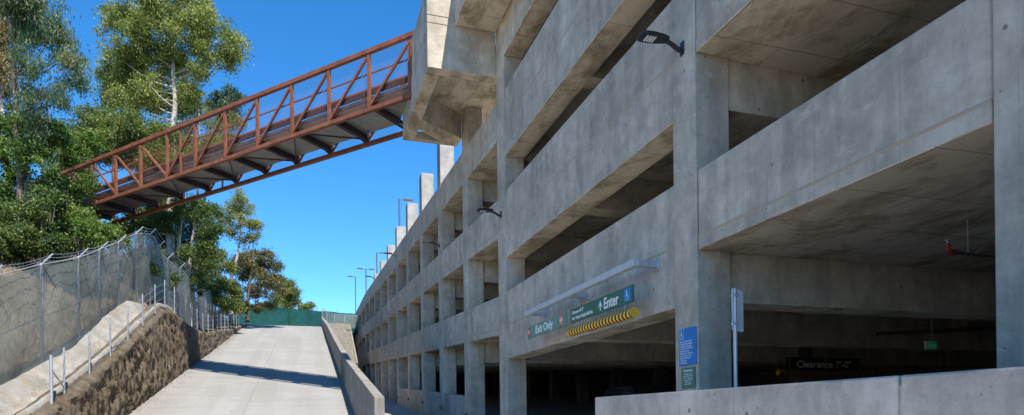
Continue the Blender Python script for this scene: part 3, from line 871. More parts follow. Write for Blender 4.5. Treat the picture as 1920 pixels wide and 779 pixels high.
# post with a sign seen from behind
PX, PY = 4.8, 6.4
t = thing('sign_post', 'thin galvanised post carrying a white sign seen from behind', 'sign post', (PX, PY, GZ))
MB().tube([(PX, PY, GZ), (PX, PY, 1.46)], .024, 12).build('post', GALV, t)
F = Face((PX - .09 * .883 + .03, PY - .09 * .469 + .035, .97), (.883, .469, 0))
o = F.rect(MB(), 0, 0, .30, .50, 0, .004, r=.03).build('plate', PLATE, t)
b = MB()
for z in (1.05, 1.38): b.box(PX - .035, PX + .035, PY - .035, PY + .03, z - .012, z + .012)
b.build('bolt', GALV, o)

# backs of the inner hanging signs
for (a, b_, lab) in (((1042, 659), (1100, 642), 'dark green sign back hanging low inside the left of the entrance'), ((1176, 622), (1264, 600), 'dark green sign back hanging inside the entrance beside the notice column')):
    p, q = on_x(*a, 7.2), on_x(*b_, 7.2)
    t = thing('hanging_sign', lab, 'sign', (7.2, (p.y + q.y) / 2, p.z))
    MB().box(7.19, 7.23, q.y, p.y, p.z, p.z + .30).build('board', GREEN, t)
    b = MB()
    for f in (.15, .85): b.bar((7.21, p.y + (q.y - p.y) * f, p.z + .3), (7.21, p.y + (q.y - p.y) * f, 2.68), .01, .01)
    b.build('hanging_rod', GALV, t)

# sprinkler pipes, exit sign
p = on_y(1777, 470, 6.6)
t = thing('sprinkler_pipe', 'ceiling sprinkler pipe ending in a red elbow beside the near column', 'pipe', p)
b = MB().tube([p + Vector((.12, 0, -.02)), (p.x + 4, p.y + .2, p.z - .02)], .022, 10).build('pipe', PIPE, t)
MB().tube([p + Vector((.16, 0, -.02)), p + Vector((.04, 0, -.02)), p + Vector((0, 0, .02)), p + Vector((0, 0, .09))], [.034, .036, .034, .028], 12).build('elbow', REDPIPE, t)
MB().tube([p + Vector((0, 0, .09)), p + Vector((0, 0, .13))], .012, 8).tube([p + Vector((0, 0, .13)), p + Vector((0, 0, .138))], .05, 14).build('sprinkler_head', GALV, t)
MB().bar(p + Vector((.38, 0, 0)), (p.x + .38, p.y, 2.66), .008, .008).bar(p + Vector((.52, 0, 0)), (p.x + 1.15, p.y, 2.66), .02, .004).build('hanger', GALV, t)
p = on_y(1640, 627, 13.0); q = on_y(1850, 603, 13.0)
t = thing('fire_pipe', 'long dull pipe with a red coupling crossing under the deeper beams', 'pipe', p)
MB().tube([p, (q.x, p.y - .6, p.z + .22)], .05, 12).build('pipe', PIPE, t)
m_ = Vector(p).lerp(Vector((q.x, p.y - .6, p.z + .22)), .66); d_ = (Vector((q.x, p.y - .6, p.z + .22)) - p).normalized()
MB().tube([m_ - d_ * .09, m_ + d_ * .09], .068, 12).build('coupling', REDPIPE, t)
MB().bar(m_, (m_.x, m_.y, 2.66), .01, .01).bar(p + d_ * .2, (p.x + .2, p.y, 2.66), .01, .01).build('hanger', GALV, t)
p = on_y(1738, 648, 11.5)
t = thing('exit_light', 'small green lit exit sign hanging in the dark garage', 'exit sign', p)
em = N('green_exit_glow'); em.col((.01, .2, .08)); em.p.inputs['Emission Color'].default_value = (.0, .5, .18, 1); em.p.inputs['Emission Strength'].default_value = .025
F = Face(p - Vector((0, 0, .09)), (1, 0, 0))
F.rect(MB(), -.03, 0, .31, .19, -.04, .04).build('housing', paint('pale_housing', (.5, .52, .5), .6), t)
o = F.rect(MB(), .055, .012, .30, .178, .0005, .003).build('glowing_panel', em.mat, t)
F.text('EXIT', .178, .05, .11, WHITE, t, 'CENTER', off=.005)
MB().bar(p + Vector((.14, -.02, .1)), (p.x + .14, p.y - .02, 2.66), .012, .012).build('hanging_rod', GALV, t)

# ------------------------------------------------------------------ lamps
def wall_light(label):
    t = thing('wall_light', label, 'wall light', (0, 0, 0), 'black lamps on the garage columns')
    MB().box(-.03, .0, -.07, .07, -.14, .14).build('bracket', BLACK, t, bevel=.006)
    MB().tube([(-.01, 0, -.06), (-.12, 0, -.03), (-.26, 0, .05), (-.42, 0, .11)], [.045, .05, .05, .045], 8).build('arm', BLACK, t)
    b = MB()
    sec = [(-.36, .08, .085), (-.5, .13, .10), (-.72, .17, .10), (-.95, .17, .085), (-1.02, .13, .05)]
    vs = []
    for x, w_, h_ in sec:
        zc = .13 - (x + .36) * -.02
        vs += [(x, -w_, zc - .03), (x, w_, zc - .03), (x, w_, zc + h_ * .3), (x, w_ * .6, zc + h_ * .75), (x, -w_ * .6, zc + h_ * .75), (x, -w_, zc + h_ * .3)]
    fs = [tuple(range(6)), tuple(range(len(vs) - 1, len(vs) - 7, -1))]
    for j in range(len(sec) - 1):
        for k in range(6):
            fs.append((j * 6 + k, j * 6 + (k + 1) % 6 + 6 - 6 + 0 if False else j * 6 + (k + 1) % 6, (j + 1) * 6 + (k + 1) % 6, (j + 1) * 6 + k)[::-1])
    b.add(vs, fs)
    h = b.build('lamp_head', BLACK, t)
    b = MB()
    for x in (-.88, -.82, -.76, -.70): b.box(x - .017, x + .017, -.10, .10, .075, .088)
    b.build('lens', LED, h)
    return t
wl = None
spots = [((FXG, 9.36), 6.10, 'black arm lamp on the column above the blue notice'),
         ((FXG, 19.9), 6.5, 'black arm lamp on the column at the corner under the bridge landing'),
         ((FXG, COLS[6][0] + .35), 8.1, 'arm lamp on the first column beyond the bridge landing, below the tallest roof stub'),
         ((FXG, COLS[9][0] + .35), 11.3, 'arm lamp by the foot of the fourth roof stub, seen against the next stub'),
         ((FXG, COLS[12][0] + .35), 12.9, 'tiny lamp at the foot of the farther roof lamp pole')]
for i, ((x, y), z, lab) in enumerate(spots):
    t = wl if i else wall_light(lab)
    if i == 0: wl = t
    else: t = copy_tree(wl); t['label'] = lab
    t.location = (x, y, z)
    t.scale = (.78, .78, .78)

def pole_light(name, label, base, h, heads, up_=0):
    t = thing(name, label, 'lamp post', base, 'lamp posts on the garage roof')
    x, y, z = base
    MB().box(x - .16, x + .16, y - .16, y + .16, z, z + .04).tube([(x, y, z), (x, y, z + h)], .065, 10).build('pole', LAMPGREY, t)
    for s_ in heads:
        MB().bar((x, y, z + h - .06), (x + s_ * .45, y, z + h - .02), .06, .06).box(*sorted((x + s_ * .35, x + s_ * .95)), y - .16, y + .16, z + h - .04, z + h + .05).build('lamp_head', LAMPGREY, t)
    return t
c5, c8, c10 = COLS[9], COLS[12], COLS[14]
pole_light('lamp_post', 'dark lamp post standing on the fourth pale roof stub, head pointing right', (FXG + .25, c5[0] + .3, STUBZ), 2.0, (1,))
pole_light('lamp_post', 'smaller lamp post on the seventh roof stub, above the tiniest wall lamp', (FXG + .25, c8[0] + .3, STUBZ), 2.0, (1,))
pole_light('lamp_post', 'double-headed lamp post on the far roof edge', (FXG + .3, 72.5, 12.4), 4.0, (1, -1))
pole_light('lamp_post', 'lamp post farthest along the roof, tallest and leftmost of them', (FXG + .0, 84.2, 12.0), 6.0, (-1,))

# ------------------------------------------------------------------ FOOTBRIDGE
P0 = Vector((3.78, 23.77, 11.79)); D = Vector((-.697, .717, -.031)); W_ = Vector((.697 * 1.0 * 1.0287, .697 * 1.0, 0)).normalized()
W_ = Vector((.717, .697, 0)).normalized(); BW = 2.25; BH = 2.42
def bp(s, wv, z): return P0 + D * s + W_ * wv + Vector((0, 0, z))
bridge = thing('footbridge', 'rust-red steel truss footbridge with wire mesh sides crossing above the ramp', 'bridge', bp(0, 1.1, 0))
NODES = [-.1 + 2.06 * i for i in range(15)]
S0, S1 = NODES[0], NODES[-1]
for wv, dn in ((0, 0), (BW, 1)):
    mt = RUST; sa = S0 - .25 if dn == 0 else 1.75
    MB().bar(bp(sa, wv, BH - .09), bp(S1, wv, BH - .09), .16, .18).build('top_chord', mt, bridge, bevel=.01)
    MB().bar(bp(sa, wv, .08), bp(S1, wv, .08), .16, .16).build('bottom_chord', mt, bridge, bevel=.01)
    for i, s_ in enumerate(NODES):
        if s_ < sa - .3: continue
        MB().bar(bp(max(s_, sa + .06), wv, .16), bp(s_, wv, BH - .18), .10, .13, up=D).build('upright', mt, bridge)
    for i in range(14):
        a, c_ = (NODES[i], NODES[i + 1]) if i < 7 else (NODES[i + 1], NODES[i])
        if min(a, c_) < sa - .4: continue
        MB().bar(bp(a, wv, BH - .2), bp(c_, wv, .2), .08, .09).build('diagonal', mt, bridge)
    q = NODES[7] - 1.0
    MB().bar(bp(q, wv, 0.0), bp(q, wv, BH), .07, .07, up=D).build('splice_post', mt, bridge)
for i, s_ in enumerate(NODES):
    if i == 0: continue
    b = MB().bar(bp(s_, .05, .32), bp(s_, BW - .05, .32), .035, .22).bar(bp(s_, .05, .21), bp(s_, BW - .05, .21), .16, .02).bar(bp(s_, .05, .43), bp(s_, BW - .05, .43), .16, .02)
    for wv in (.04, BW - .04): b.bar(bp(s_, wv, .15), bp(s_, wv, .45), .14, .10, up=D)
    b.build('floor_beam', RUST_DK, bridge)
    if i < 14:
        if i < 2: continue
        MB().bar(bp(s_, .1 if i % 2 else BW - .1, .27), bp(NODES[i + 1], BW - .1 if i % 2 else .1, .27), .05, .05).build('lateral_brace', RUST_DK, bridge)
    if 2 <= i < 14:
        MB().bar(bp(s_ + .05, BW, .12), bp(s_ + .38, BW - .02, .42), .05, .05).build('knee_brace', RUST_DK, bridge)
# corrugated deck
b = MB(); vs = []; n = 84
for i in range(n + 1):
    wv = .12 + (BW - .24) * i / n; z = .46 + (.055 if (i // 2) % 2 else 0)
    vs += [bp(wv * 1.029 - .02, wv, z), bp(S1, wv, z)]
b.add(vs, [(2 * i, 2 * i + 1, 2 * i + 3, 2 * i + 2) for i in range(n)])
b.build('corrugated_deck', DECKS, bridge)
MB().prism([bp(.2, .15, .55), bp(S1, .15, .55), bp(S1, BW - .15, .55), bp(BW - .15 + .05, BW - .15, .55)], (0, 0, .1)).build('walking_deck', CON_LOW, bridge)
for k in range(5):
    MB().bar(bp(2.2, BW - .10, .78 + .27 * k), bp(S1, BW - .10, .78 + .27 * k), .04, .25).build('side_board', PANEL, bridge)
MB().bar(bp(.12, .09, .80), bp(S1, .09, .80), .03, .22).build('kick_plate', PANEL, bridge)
for z in (1.55,):
    MB().bar(bp(.15, .12, z), bp(S1, .12, z), .045, .045).build('handrail', RUST, bridge)
for wv, sa in ((.10, .12), (BW + .1, 2.4)):
    MB().add([bp(sa, wv, .1), bp(S1, wv, .1), bp(S1, wv, BH - .15), bp(sa, wv, BH - .15)], [(0, 1, 2, 3)]).build('mesh_panel', MESH_RUST, bridge)
MB().bar(bp(S0 + .15, .03, .2), bp(S0 + .15, .03, BH - .1), .09, .12, up=D).build('upright', RUST, bridge)
pe = bp(S1 - .6, 1.1, 0)
MB().bar(bp(S1 - .3, -.3, -.35), bp(S1 - .3, BW + .3, -.35), .9, .7).box(pe.x - .7, pe.x + .5, pe.y - .7, pe.y + .7, hill_z(pe.x, pe.y) - 1, pe.z - .7).build('abutment', CON, bridge)

# ------------------------------------------------------------------ a dark car inside
t = thing('parked_car', 'dark car parked in the shadows behind the front wall', 'car', (11.6, 19.4, 0))
cx, cy = 11.6, 18.6; cz = floor_z(cx, cy)
dk = paint('dark_car_paint', (.025, .027, .03), .3, .3); gl = N('car_glass', .08); gl.col((.02, .025, .03)); tyre = paint('tyre_rubber', (.02, .02, .02), .8)
def loft(rings, m=0):
    n = len(rings[0]); vs = [v for r in rings for v in r]; fs = []
    for j in range(len(rings) - 1):
        for k in range(n): fs.append((j * n + k, j * n + (k + 1) % n, (j + 1) * n + (k + 1) % n, (j + 1) * n + k))
    fs += [tuple(range(n))[::-1], tuple(range((len(rings) - 1) * n, len(rings) * n))]
    return vs, fs
def ring(y, w_, z0, z1): return [(cx + q[0] * w_, y, cz + z0 + (z1 - z0) * q[1]) for q in ((-1, .15), (-.92, 0), (.92, 0), (1, .15), (1, .6), (.9, .97), (-.9, .97), (-1, .6))]
MB().add(*loft([ring(cy - .0, .75, .35, .72), ring(cy + .12, .88, .28, .85), ring(cy + 1.2, .93, .25, 1.02), ring(cy + 3.9, .93, .25, 1.05), ring(cy + 4.4, .88, .3, .95), ring(cy + 4.5, .8, .4, .8)])).build('body', dk, t, bevel=.02)
MB().add(*loft([ring(cy + 1.1, .84, 1.0, 1.03), ring(cy + 1.75, .74, 1.0, 1.60), ring(cy + 3.6, .74, 1.0, 1.64), ring(cy + 4.3, .8, 1.0, 1.06)])).build('cabin', gl.mat, t, bevel=.02)
for sx_ in (-.86, .86):
    for yy_ in (cy + .85, cy + 3.6):
        MB().tube([(cx + sx_ - .1, yy_, cz + .33), (cx + sx_ + .1, yy_, cz + .33)], .33, 18).build('wheel', tyre, t)
    MB().box(cx + sx_ * 1.12 - .09, cx + sx_ * 1.12 + .09, cy + 1.25, cy + 1.4, cz + 1.02, cz + 1.17).build('mirror', dk, t, bevel=.02)
    MB().box(cx + sx_ * .75 - .13, cx + sx_ * .75 + .13, cy - .01, cy + .1, cz + .62, cz + .74).build('headlight', LED, t)

# ------------------------------------------------------------------ TREES
def leaves(name, blobs, n, mat, parent, size=.2, clump=.42, droop=.3, tone=.5, shell=.55, gap=-.10, gapf=.75, asp=.42):
    """n small leaf blades gathered in clumps spread through the blobs (centre, (rx, ry, rz))"""
    size *= .76; n = int(n * 1.5)
    vol = np.array([b_[1][0] * b_[1][1] * b_[1][2] for b_ in blobs]) ** .75; vol /= vol.sum()
    per = 62; nc = max(8, n // per)
    idx = rng.choice(len(blobs), nc, p=vol)
    cen = np.array([list(blobs[i][0]) for i in idx]); rad = np.array([blobs[i][1] for i in idx])
    d = rng.normal(size=(nc, 3)); d /= np.linalg.norm(d, axis=1)[:, None]
    r = rng.random(nc) ** (1 / 3) * (1 - shell) + shell * (.80 + .26 * rng.random(nc))
    r *= rng.choice([1, .55, .85], nc, p=[.6, .15, .25])
    cc = cen + d * rad * r[:, None]
    keep = np.array([noise.noise(Vector(q) * gapf) > gap for q in cc])
    if keep.sum() > 8: cc = cc[keep]; nc = len(cc); n = int(n * (.35 + .65 * keep.mean()))
    ctone = np.clip(tone + .16 * rng.normal(size=nc), 0, 1)
    crad = clump * (.45 + .75 * rng.random(nc))
    li = rng.integers(0, nc, n)
    off = rng.normal(size=(n, 3)) * crad[li][:, None] * np.array([.62, .62, .45])
    off[:, 2] -= np.abs(rng.normal(size=n)) * droop * crad[li] * .8
    p = cc[li] + off
    ax = rng.normal(size=(n, 3)); ax[:, 2] -= droop * 2.2; ax /= np.linalg.norm(ax, axis=1)[:, None]
    q = rng.normal(size=(n, 3)); q -= (q * ax).sum(1)[:, None] * ax; q /= np.linalg.norm(q, axis=1)[:, None]
    s_ = size * (.6 + .8 * rng.random(n)); a = ax * s_[:, None] * .5; bq = q * (s_ * asp * .5)[:, None]
    V = np.empty((n, 4, 3)); V[:, 0] = p - a; V[:, 1] = p + bq - a * .15; V[:, 2] = p + a; V[:, 3] = p - bq - a * .15
    V = V.reshape(-1, 3); org = ORG.get(parent, Vector()); V -= np.array(list(org))
    me = bpy.data.meshes.new(name); me.vertices.add(4 * n); me.vertices.foreach_set('co', V.ravel().astype(np.float32))
    me.loops.add(4 * n); me.loops.foreach_set('vertex_index', np.arange(4 * n, dtype=np.int32))
    me.polygons.add(n); me.polygons.foreach_set('loop_start', np.arange(0, 4 * n, 4, dtype=np.int32)); me.polygons.foreach_set('loop_total', np.full(n, 4, dtype=np.int32))
    tn = np.clip(ctone[li] + .13 * rng.normal(size=n), 0, 1)
    at_ = me.attributes.new('tone', 'FLOAT', 'POINT'); at_.data.foreach_set('value', np.repeat(tn, 4).astype(np.float32))
    me.materials.append(mat); me.update(calc_edges=True)
    o = bpy.data.objects.new(name, me); C.objects.link(o); o.parent = parent; ORG[o] = org
    return o, cc

def blobs_px(lst, t, depth=1.0):
    """(px, py, r_px[, dt]) -> blob with real size at distance t + dt"""
    out = []
    for e in lst:
        dt = e[3] if len(e) > 3 else random.uniform(-1.2, 1.2)
        tt = t + dt; r = e[2] * .86 / FOC * tt
        out.append((at(e[0], e[1], tt), (r, r * depth, r * .92)))
    return out

def tree(name, label, cat, t, trunk, blobs, n, mat, bk_, tr=.22, limbs=14, group='trees on the hillside', base=None, **kw):
    """trunk: photo points top to bottom followed on down to the soil"""
    pts = [at(x, y, t) for x, y in trunk]
    last = pts[-1]
    hz = hill_z(last.x, last.y) if last.x < -7.9 else PLATEAU
    foot = Vector((last.x + .15, last.y, min(hz, last.z - .5) - .2))
    pts = pts[::-1]; pts = [foot] + pts
    T = thing(name, label, cat, foot, group)
    bl = blobs_px(blobs, t)
    o, cc = leaves('crown', bl, n, mat, T, **kw)
    b = MB(); m_ = len(pts)
    fine = []
    for i in range(m_ - 1):
        for q in range(4):
            f = q / 4; fine.append(pts[i].lerp(pts[i + 1], f) + Vector((noise.noise(pts[i] + Vector((q, 0, 0))), noise.noise(pts[i] + Vector((0, q, 0))), 0)) * tr * .5)
    fine.append(pts[-1])
    k = len(fine)
    b.tube(fine, [tr * (1.15 - .9 * i / (k - 1)) for i in range(k)], 9)
    top = fine[len(fine) // 4:]
    for i in range(limbs):
        c_ = Vector(cc[rng.integers(0, len(cc))])
        cand = [q for q in top if q.z < c_.z - .45 * math.hypot(q.x - c_.x, q.y - c_.y) - .1] or top[:2]
        s_ = min(cand, key=lambda q: (q - c_).length + abs(q.z - c_.z + 1.5) * .3)
        mid = s_.lerp(c_, .5) + Vector((random.uniform(-.3, .3), random.uniform(-.3, .3), -.12 * (c_ - s_).length))
        r0 = tr * random.uniform(.14, .30)
        b.tube([s_, s_.lerp(mid, .5) + Vector((0, 0, -.05)), mid, c_], [r0, r0 * .8, r0 * .55, r0 * .15], 6)
    b.build('trunk', bk_, T)
    return T

# far left gum with drooping dark leaves
tree('eucalyptus_tree', 'tall dark drooping eucalyptus at the left edge above the mesh fence', 'tree', 30,
     [(26, -60), (27, 20), (25, 100), (28, 180), (36, 300), (42, 420)],
     [(20, -10, 45), (50, -20, 40), (75, 55, 40), (100, 35, 32), (110, 85, 38), (70, 105, 45), (95, 140, 36), (60, 160, 40), (130, 110, 24), (150, 105, 14), (70, 200, 34), (100, 185, 30), (45, 70, 30), (150, 150, 18), (165, 145, 11), (85, 232, 26), (115, 12, 16)],
     30000, L_BLUE, BARK_B, tr=.16, limbs=30, size=.21, clump=.38, droop=1.0, tone=.5, asp=.26, gap=.02)
tree('eucalyptus_tree', 'reddish sparse tree at the extreme left edge of the photo', 'tree', 33,
     [(-20, 20), (0, 160), (10, 300), (15, 420)], [(0, 60, 40), (-20, 110, 45), (5, 150, 35), (-10, 10, 30), (5, 205, 35)],
     9000, L_BROWN, BARK_W, tr=.15, limbs=14, size=.24, clump=.4, droop=.8, tone=.75, asp=.3)
tree('leafy_tree', 'bright green leafy tree with a pale mottled trunk behind the left fence', 'tree', 31,
     [(40, 170), (50, 240), (46, 330), (48, 420)],
     [(20, 230, 40), (60, 250, 42), (20, 300, 48), (75, 300, 38), (35, 360, 48), (90, 350, 30), (5, 400, 45), (60, 410, 40), (110, 250, 26)],
     26000, L_LIME, BARK_W, tr=.2, limbs=16, size=.20, clump=.36, tone=.36, asp=.5)
tree('leafy_tree', 'slender tree with a grey forked trunk screening the left end of the footbridge', 'tree', 37,
     [(90, 200), (96, 300), (108, 390), (118, 450)],
     [(110, 260, 34), (140, 290, 32), (165, 265, 30), (120, 330, 36), (190, 255, 24), (150, 345, 22), (160, 325, 16), (130, 385, 28), (175, 370, 14)],
     17000, L_LIME, BARK_B, tr=.10, limbs=16, size=.19, clump=.32, tone=.46, asp=.5)
tree('young_tree', 'thin sapling whose leaves hang in front of the left end of the bridge', 'tree', 32,
     [(128, 350), (130, 390), (126, 440)],
     [(165, 335, 12), (178, 350, 9), (150, 350, 16), (170, 375, 12), (140, 380, 18), (155, 400, 18), (125, 350, 14), (180, 385, 6)],
     4200, L_LIME, BARK_B, tr=.05, limbs=10, size=.17, clump=.26, tone=.55, asp=.5)
tree('spreading_tree', 'bushy green tree just left of the big tree, behind the bridge', 'tree', 42,
     [(220, 240), (215, 300), (210, 400)],
     [(170, 230, 34), (210, 235, 36), (250, 240, 34), (285, 250, 32), (190, 275, 40), (240, 280, 40), (290, 290, 34), (150, 270, 35), (320, 255, 26), (255, 220, 22), (140, 320, 40), (330, 290, 26)],
     30000, L_OLIVE, BARK_B, tr=.2, limbs=14, size=.22, clump=.45, tone=.36, gap=-.32)
tree('eucalyptus_tree', 'olive gum tree farther left on the slope than the dark drooping one', 'tree', 33,
     [(-180, 60), (-178, 160), (-170, 300), (-168, 420)],
     [(-180, 60, 50), (-230, 110, 50), (-130, 120, 46), (-180, 170, 52), (-240, 200, 44), (-120, 220, 44), (-180, 10, 40), (-150, 300, 50), (-230, 330, 50), (-90, 370, 44)],
     20000, L_OLIVE, BARK_B, tr=.2, limbs=18, size=.28, clump=.45, droop=.6, tone=.4)
# the big tree
tree('big_tree', 'largest tree, broad olive crown and white trunk rising behind the footbridge', 'tree', 46,
     [(318, 20), (322, 90), (325, 140), (328, 190), (324, 240), (322, 320), (318, 420)],
     [(225, 35, 34), (255, 15, 40), (310, 5, 48), (360, 10, 40), (385, 45, 36), (420, 60, 30), (440, 85, 26), (425, 105, 26), (390, 95, 32), (350, 60, 46), (290, 55, 48), (245, 75, 44), (215, 110, 28), (235, 125, 36), (280, 110, 44), (330, 105, 36), (205, 140, 20), (215, 185, 24), (245, 185, 32), (275, 165, 38), (300, 195, 26), (355, 175, 26), (350, 205, 20), (200, 60, 16), (370, 130, 24), (250, 150, 36)],
     60000, L_OLIVE, BARK_W, tr=.26, limbs=34, size=.24, clump=.48, droop=.4, tone=.58, gap=-.16)
tree('big_tree', 'dark green shaded tree just under and behind the largest crown', 'tree', 50,
     [(250, 150), (255, 220), (260, 340)],
     [(215, 170, 26), (245, 165, 38), (235, 200, 26), (205, 195, 18), (290, 150, 34), (340, 190, 30), (345, 140, 30)],
     13000, L_DARK, BARK_B, tr=.2, limbs=8, size=.24, clump=.5, droop=.7, tone=.3)
tree('grey_gum_tree', 'greyish thin gum tree behind the middle of the footbridge', 'tree', 54,
     [(372, 190), (375, 260), (372, 340), (370, 430)],
     [(350, 230, 26), (385, 215, 24), (410, 240, 26), (365, 270, 30), (400, 275, 28), (340, 290, 26), (440, 225, 18), (430, 255, 18), (310, 300, 26), (460, 235, 12), (300, 250, 26)],
     15000, L_PALE, BARK_W, tr=.14, limbs=18, size=.22, clump=.5, droop=.9, tone=.25, asp=.3, gap=-.35)
tree('conifer_tree', 'dark bluish tree top showing above the footbridge rail', 'tree', 58,
     [(430, 165), (420, 230), (392, 320), (375, 420)],
     [(432, 172, 16), (410, 185, 18), (450, 168, 12), (445, 190, 18), (400, 200, 14), (430, 205, 22), (425, 225, 18)],
     7000, L_BLUE, BARK_B, tr=.14, limbs=10, size=.26, clump=.42, droop=.5, tone=.2)
# ivy covered trunks under the bridge
tree('ivy_clad_tree', 'ivy-covered tree with a leaning brown trunk below the bridge', 'tree', 45,
     [(372, 375), (362, 440), (355, 500), (350, 540)],
     [(380, 400, 20), (395, 430, 20), (390, 465, 22), (375, 495, 22), (400, 395, 14), (395, 500, 18), (350, 470, 12), (370, 380, 14)],
     12000, L_DARK, BARK_W, tr=.17, limbs=10, size=.2, clump=.4, tone=.45, gap=-.32)
tree('ivy_clad_tree', 'pale-trunked tree standing left of the leaning ivy-covered tree', 'tree', 46,
     [(350, 370), (342, 400), (336, 450), (332, 530)],
     [(325, 420, 22), (335, 385, 20), (315, 460, 24), (305, 410, 26), (350, 400, 12), (320, 500, 22), (295, 380, 24), (345, 490, 10), (280, 420, 22)],
     13000, L_DARK, BARK_W, tr=.16, limbs=8, size=.2, clump=.4, tone=.25, gap=-.32)
tree('slender_tree', 'pale green slender tree with a white curved trunk left of the blue sky', 'tree', 60,
     [(452, 400), (450, 450), (445, 480), (434, 520), (430, 575)],
     [(450, 368, 14), (440, 385, 20), (465, 390, 18), (425, 405, 20), (455, 412, 20), (478, 420, 14), (440, 432, 16), (415, 425, 14), (480, 440, 10), (465, 450, 14), (410, 400, 9)],
     9500, L_PALE, BARK_W, tr=.17, limbs=26, size=.20, clump=.42, droop=.4, tone=.45, gap=-.4)
tree('round_tree', 'russet green tree beside the slender pale tree at the top of the slope', 'tree', 66,
     [(475, 470), (470, 520), (462, 590)],
     [(470, 475, 16), (500, 480, 18), (455, 490, 20), (485, 500, 24), (515, 500, 16), (460, 515, 18), (500, 525, 22), (520, 525, 14), (475, 545, 20), (440, 500, 12), (440, 540, 14), (505, 550, 14), (455, 572, 13), (482, 574, 13), (438, 560, 12), (506, 572, 9), (530, 545, 9)],
     19000, L_BROWN, BARK_B, tr=.2, limbs=18, size=.24, clump=.45, tone=.42, gap=-.7)
tree('round_tree', 'olive tree leaning over the green fence farther along it', 'tree', 84,
     [(540, 530), (542, 560), (541, 590)],
     [(530, 530, 12), (545, 535, 11), (550, 550, 13), (532, 555, 15), (520, 545, 10), (555, 565, 10), (538, 570, 14), (520, 565, 10)],
     9000, L_OLIVE, BARK_B, tr=.2, limbs=8, size=.28, clump=.5, tone=.35, gap=-.8)
tree('round_tree', 'small olive treetop just above the green fence, farthest of the trees', 'tree', 92,
     [(580, 570), (580, 585), (580, 600)], [(575, 574, 7), (585, 573, 6), (568, 578, 6), (590, 578, 4)],
     2200, L_OLIVE, BARK_B, tr=.12, limbs=5, size=.3, clump=.45, tone=.4, gap=-.32)
tree('round_tree', 'small lime treetop behind the green fence below the russet tree', 'tree', 92,
     [(500, 565), (500, 580), (500, 600)], [(500, 572, 8), (490, 575, 7), (510, 576, 7)],
     2000, L_LIME, BARK_B, tr=.12, limbs=4, size=.3, clump=.45, tone=.4, gap=-.32)
tree('spreading_tree', 'yellowish bushy tree above the far end of the mesh fence', 'tree', 57,
     [(410, 480), (408, 520), (405, 560)],
     [(405, 480, 20), (425, 500, 18), (400, 510, 22), (430, 530, 18), (410, 540, 20), (440, 550, 14), (388, 535, 14), (445, 575, 12), (425, 570, 14), (400, 560, 12)],
     12000, L_OLIVE, BARK_B, tr=.15, limbs=12, size=.22, clump=.42, tone=.45, gap=-.32)
tree('spreading_tree', 'deep green tree filling the gap under the left half of the bridge', 'tree', 48,
     [(270, 400), (268, 440), (265, 500)],
     [(230, 430, 24), (260, 410, 26), (290, 400, 24), (320, 380, 22), (245, 385, 18), (280, 440, 20), (210, 440, 22)],
     12000, L_OLIVE, BARK_B, tr=.15, limbs=8, size=.22, clump=.42, tone=.22, gap=-.32)
tree('dense_tree', 'dense dark tree mass behind the two ivy-covered trunks', 'tree', 53,
     [(360, 380), (360, 460), (358, 540)],
     [(330, 400, 26), (365, 400, 26), (350, 440, 30), (385, 440, 22), (330, 470, 28), (370, 480, 28), (395, 470, 16), (345, 510, 26), (385, 520, 20), (300, 440, 24), (300, 490, 22), (400, 430, 10)],
     15000, L_DARK, BARK_B, tr=.2, limbs=8, size=.24, clump=.5, tone=.3, gap=-1)
tree('dense_tree', 'mid-green tree filling the view through the middle of the bridge railing', 'tree', 60,
     [(330, 300), (332, 360)],
     [(300, 290, 28), (335, 275, 28), (370, 285, 28), (400, 270, 22), (345, 310, 28), (385, 305, 20), (430, 262, 16), (310, 250, 20), (280, 320, 26), (415, 290, 14)],
     14000, L_OLIVE, BARK_B, tr=.2, limbs=8, size=.26, clump=.5, tone=.3, gap=-.6)
# shrubs behind the fence
def bush(label, t, blobs, n, mat, tone, size=.17, **kw):
    bl = blobs_px(blobs, t)
    c_ = bl[0][0]; gz = hill_z(c_.x, c_.y)
    T = thing('shrub', label, 'shrub', (c_.x, c_.y, gz), 'shrubs behind the mesh fence')
    o, cc = leaves('foliage', bl, n, mat, T, tone=tone, size=size, clump=.30, asp=.5, shell=.7, **kw)
    b = MB()
    for i in range(10):
        q = Vector(cc[rng.integers(0, len(cc))])
        b.tube([(c_.x + random.uniform(-.4, .4), c_.y, gz - .2), ((c_.x + q.x) / 2, (c_.y + q.y) / 2, (gz + q.z) / 2 + .2), q], [.035, .025, .01], 5)
    b.build('stems', BARK_B, T)
bush('dark ivy-like shrub at the left edge above the mesh fence', 27, [(20, 430, 40), (0, 400, 36), (40, 400, 30), (15, 470, 28), (50, 440, 30), (-20, 450, 36)], 14000, L_DARK, .5)
bush('large glossy shrub behind the fence left of the bridge end', 27.5, [(80, 400, 34), (95, 430, 34), (70, 450, 32), (110, 460, 26), (125, 410, 26), (90, 370, 24)], 15000, L_DARK, .42)
bush('bright lime shrub under the left end of the bridge', 29, [(160, 430, 26), (185, 440, 26), (150, 455, 24), (205, 440, 18), (225, 452, 12), (140, 405, 22), (175, 465, 14)], 13000, L_LIME, .55)
bush('shadowed shrub directly beneath the left end of the bridge', 31, [(110, 385, 26), (138, 420, 20), (90, 352, 24), (120, 440, 26), (172, 442, 17)], 9000, L_DARK, .25)
bush('low green bush seen through the grey mesh, third bay from the left', 28, [(120, 520, 30), (150, 510, 26), (100, 500, 22), (165, 545, 20), (200, 500, 20)], 7000, L_LIME, .35)
bush('dull bush behind the highest stretch of mesh fence', 34, [(230, 490, 22), (260, 480, 22), (215, 500, 20), (280, 500, 18), (245, 460, 16), (290, 470, 14)], 7000, L_DARK, .45)
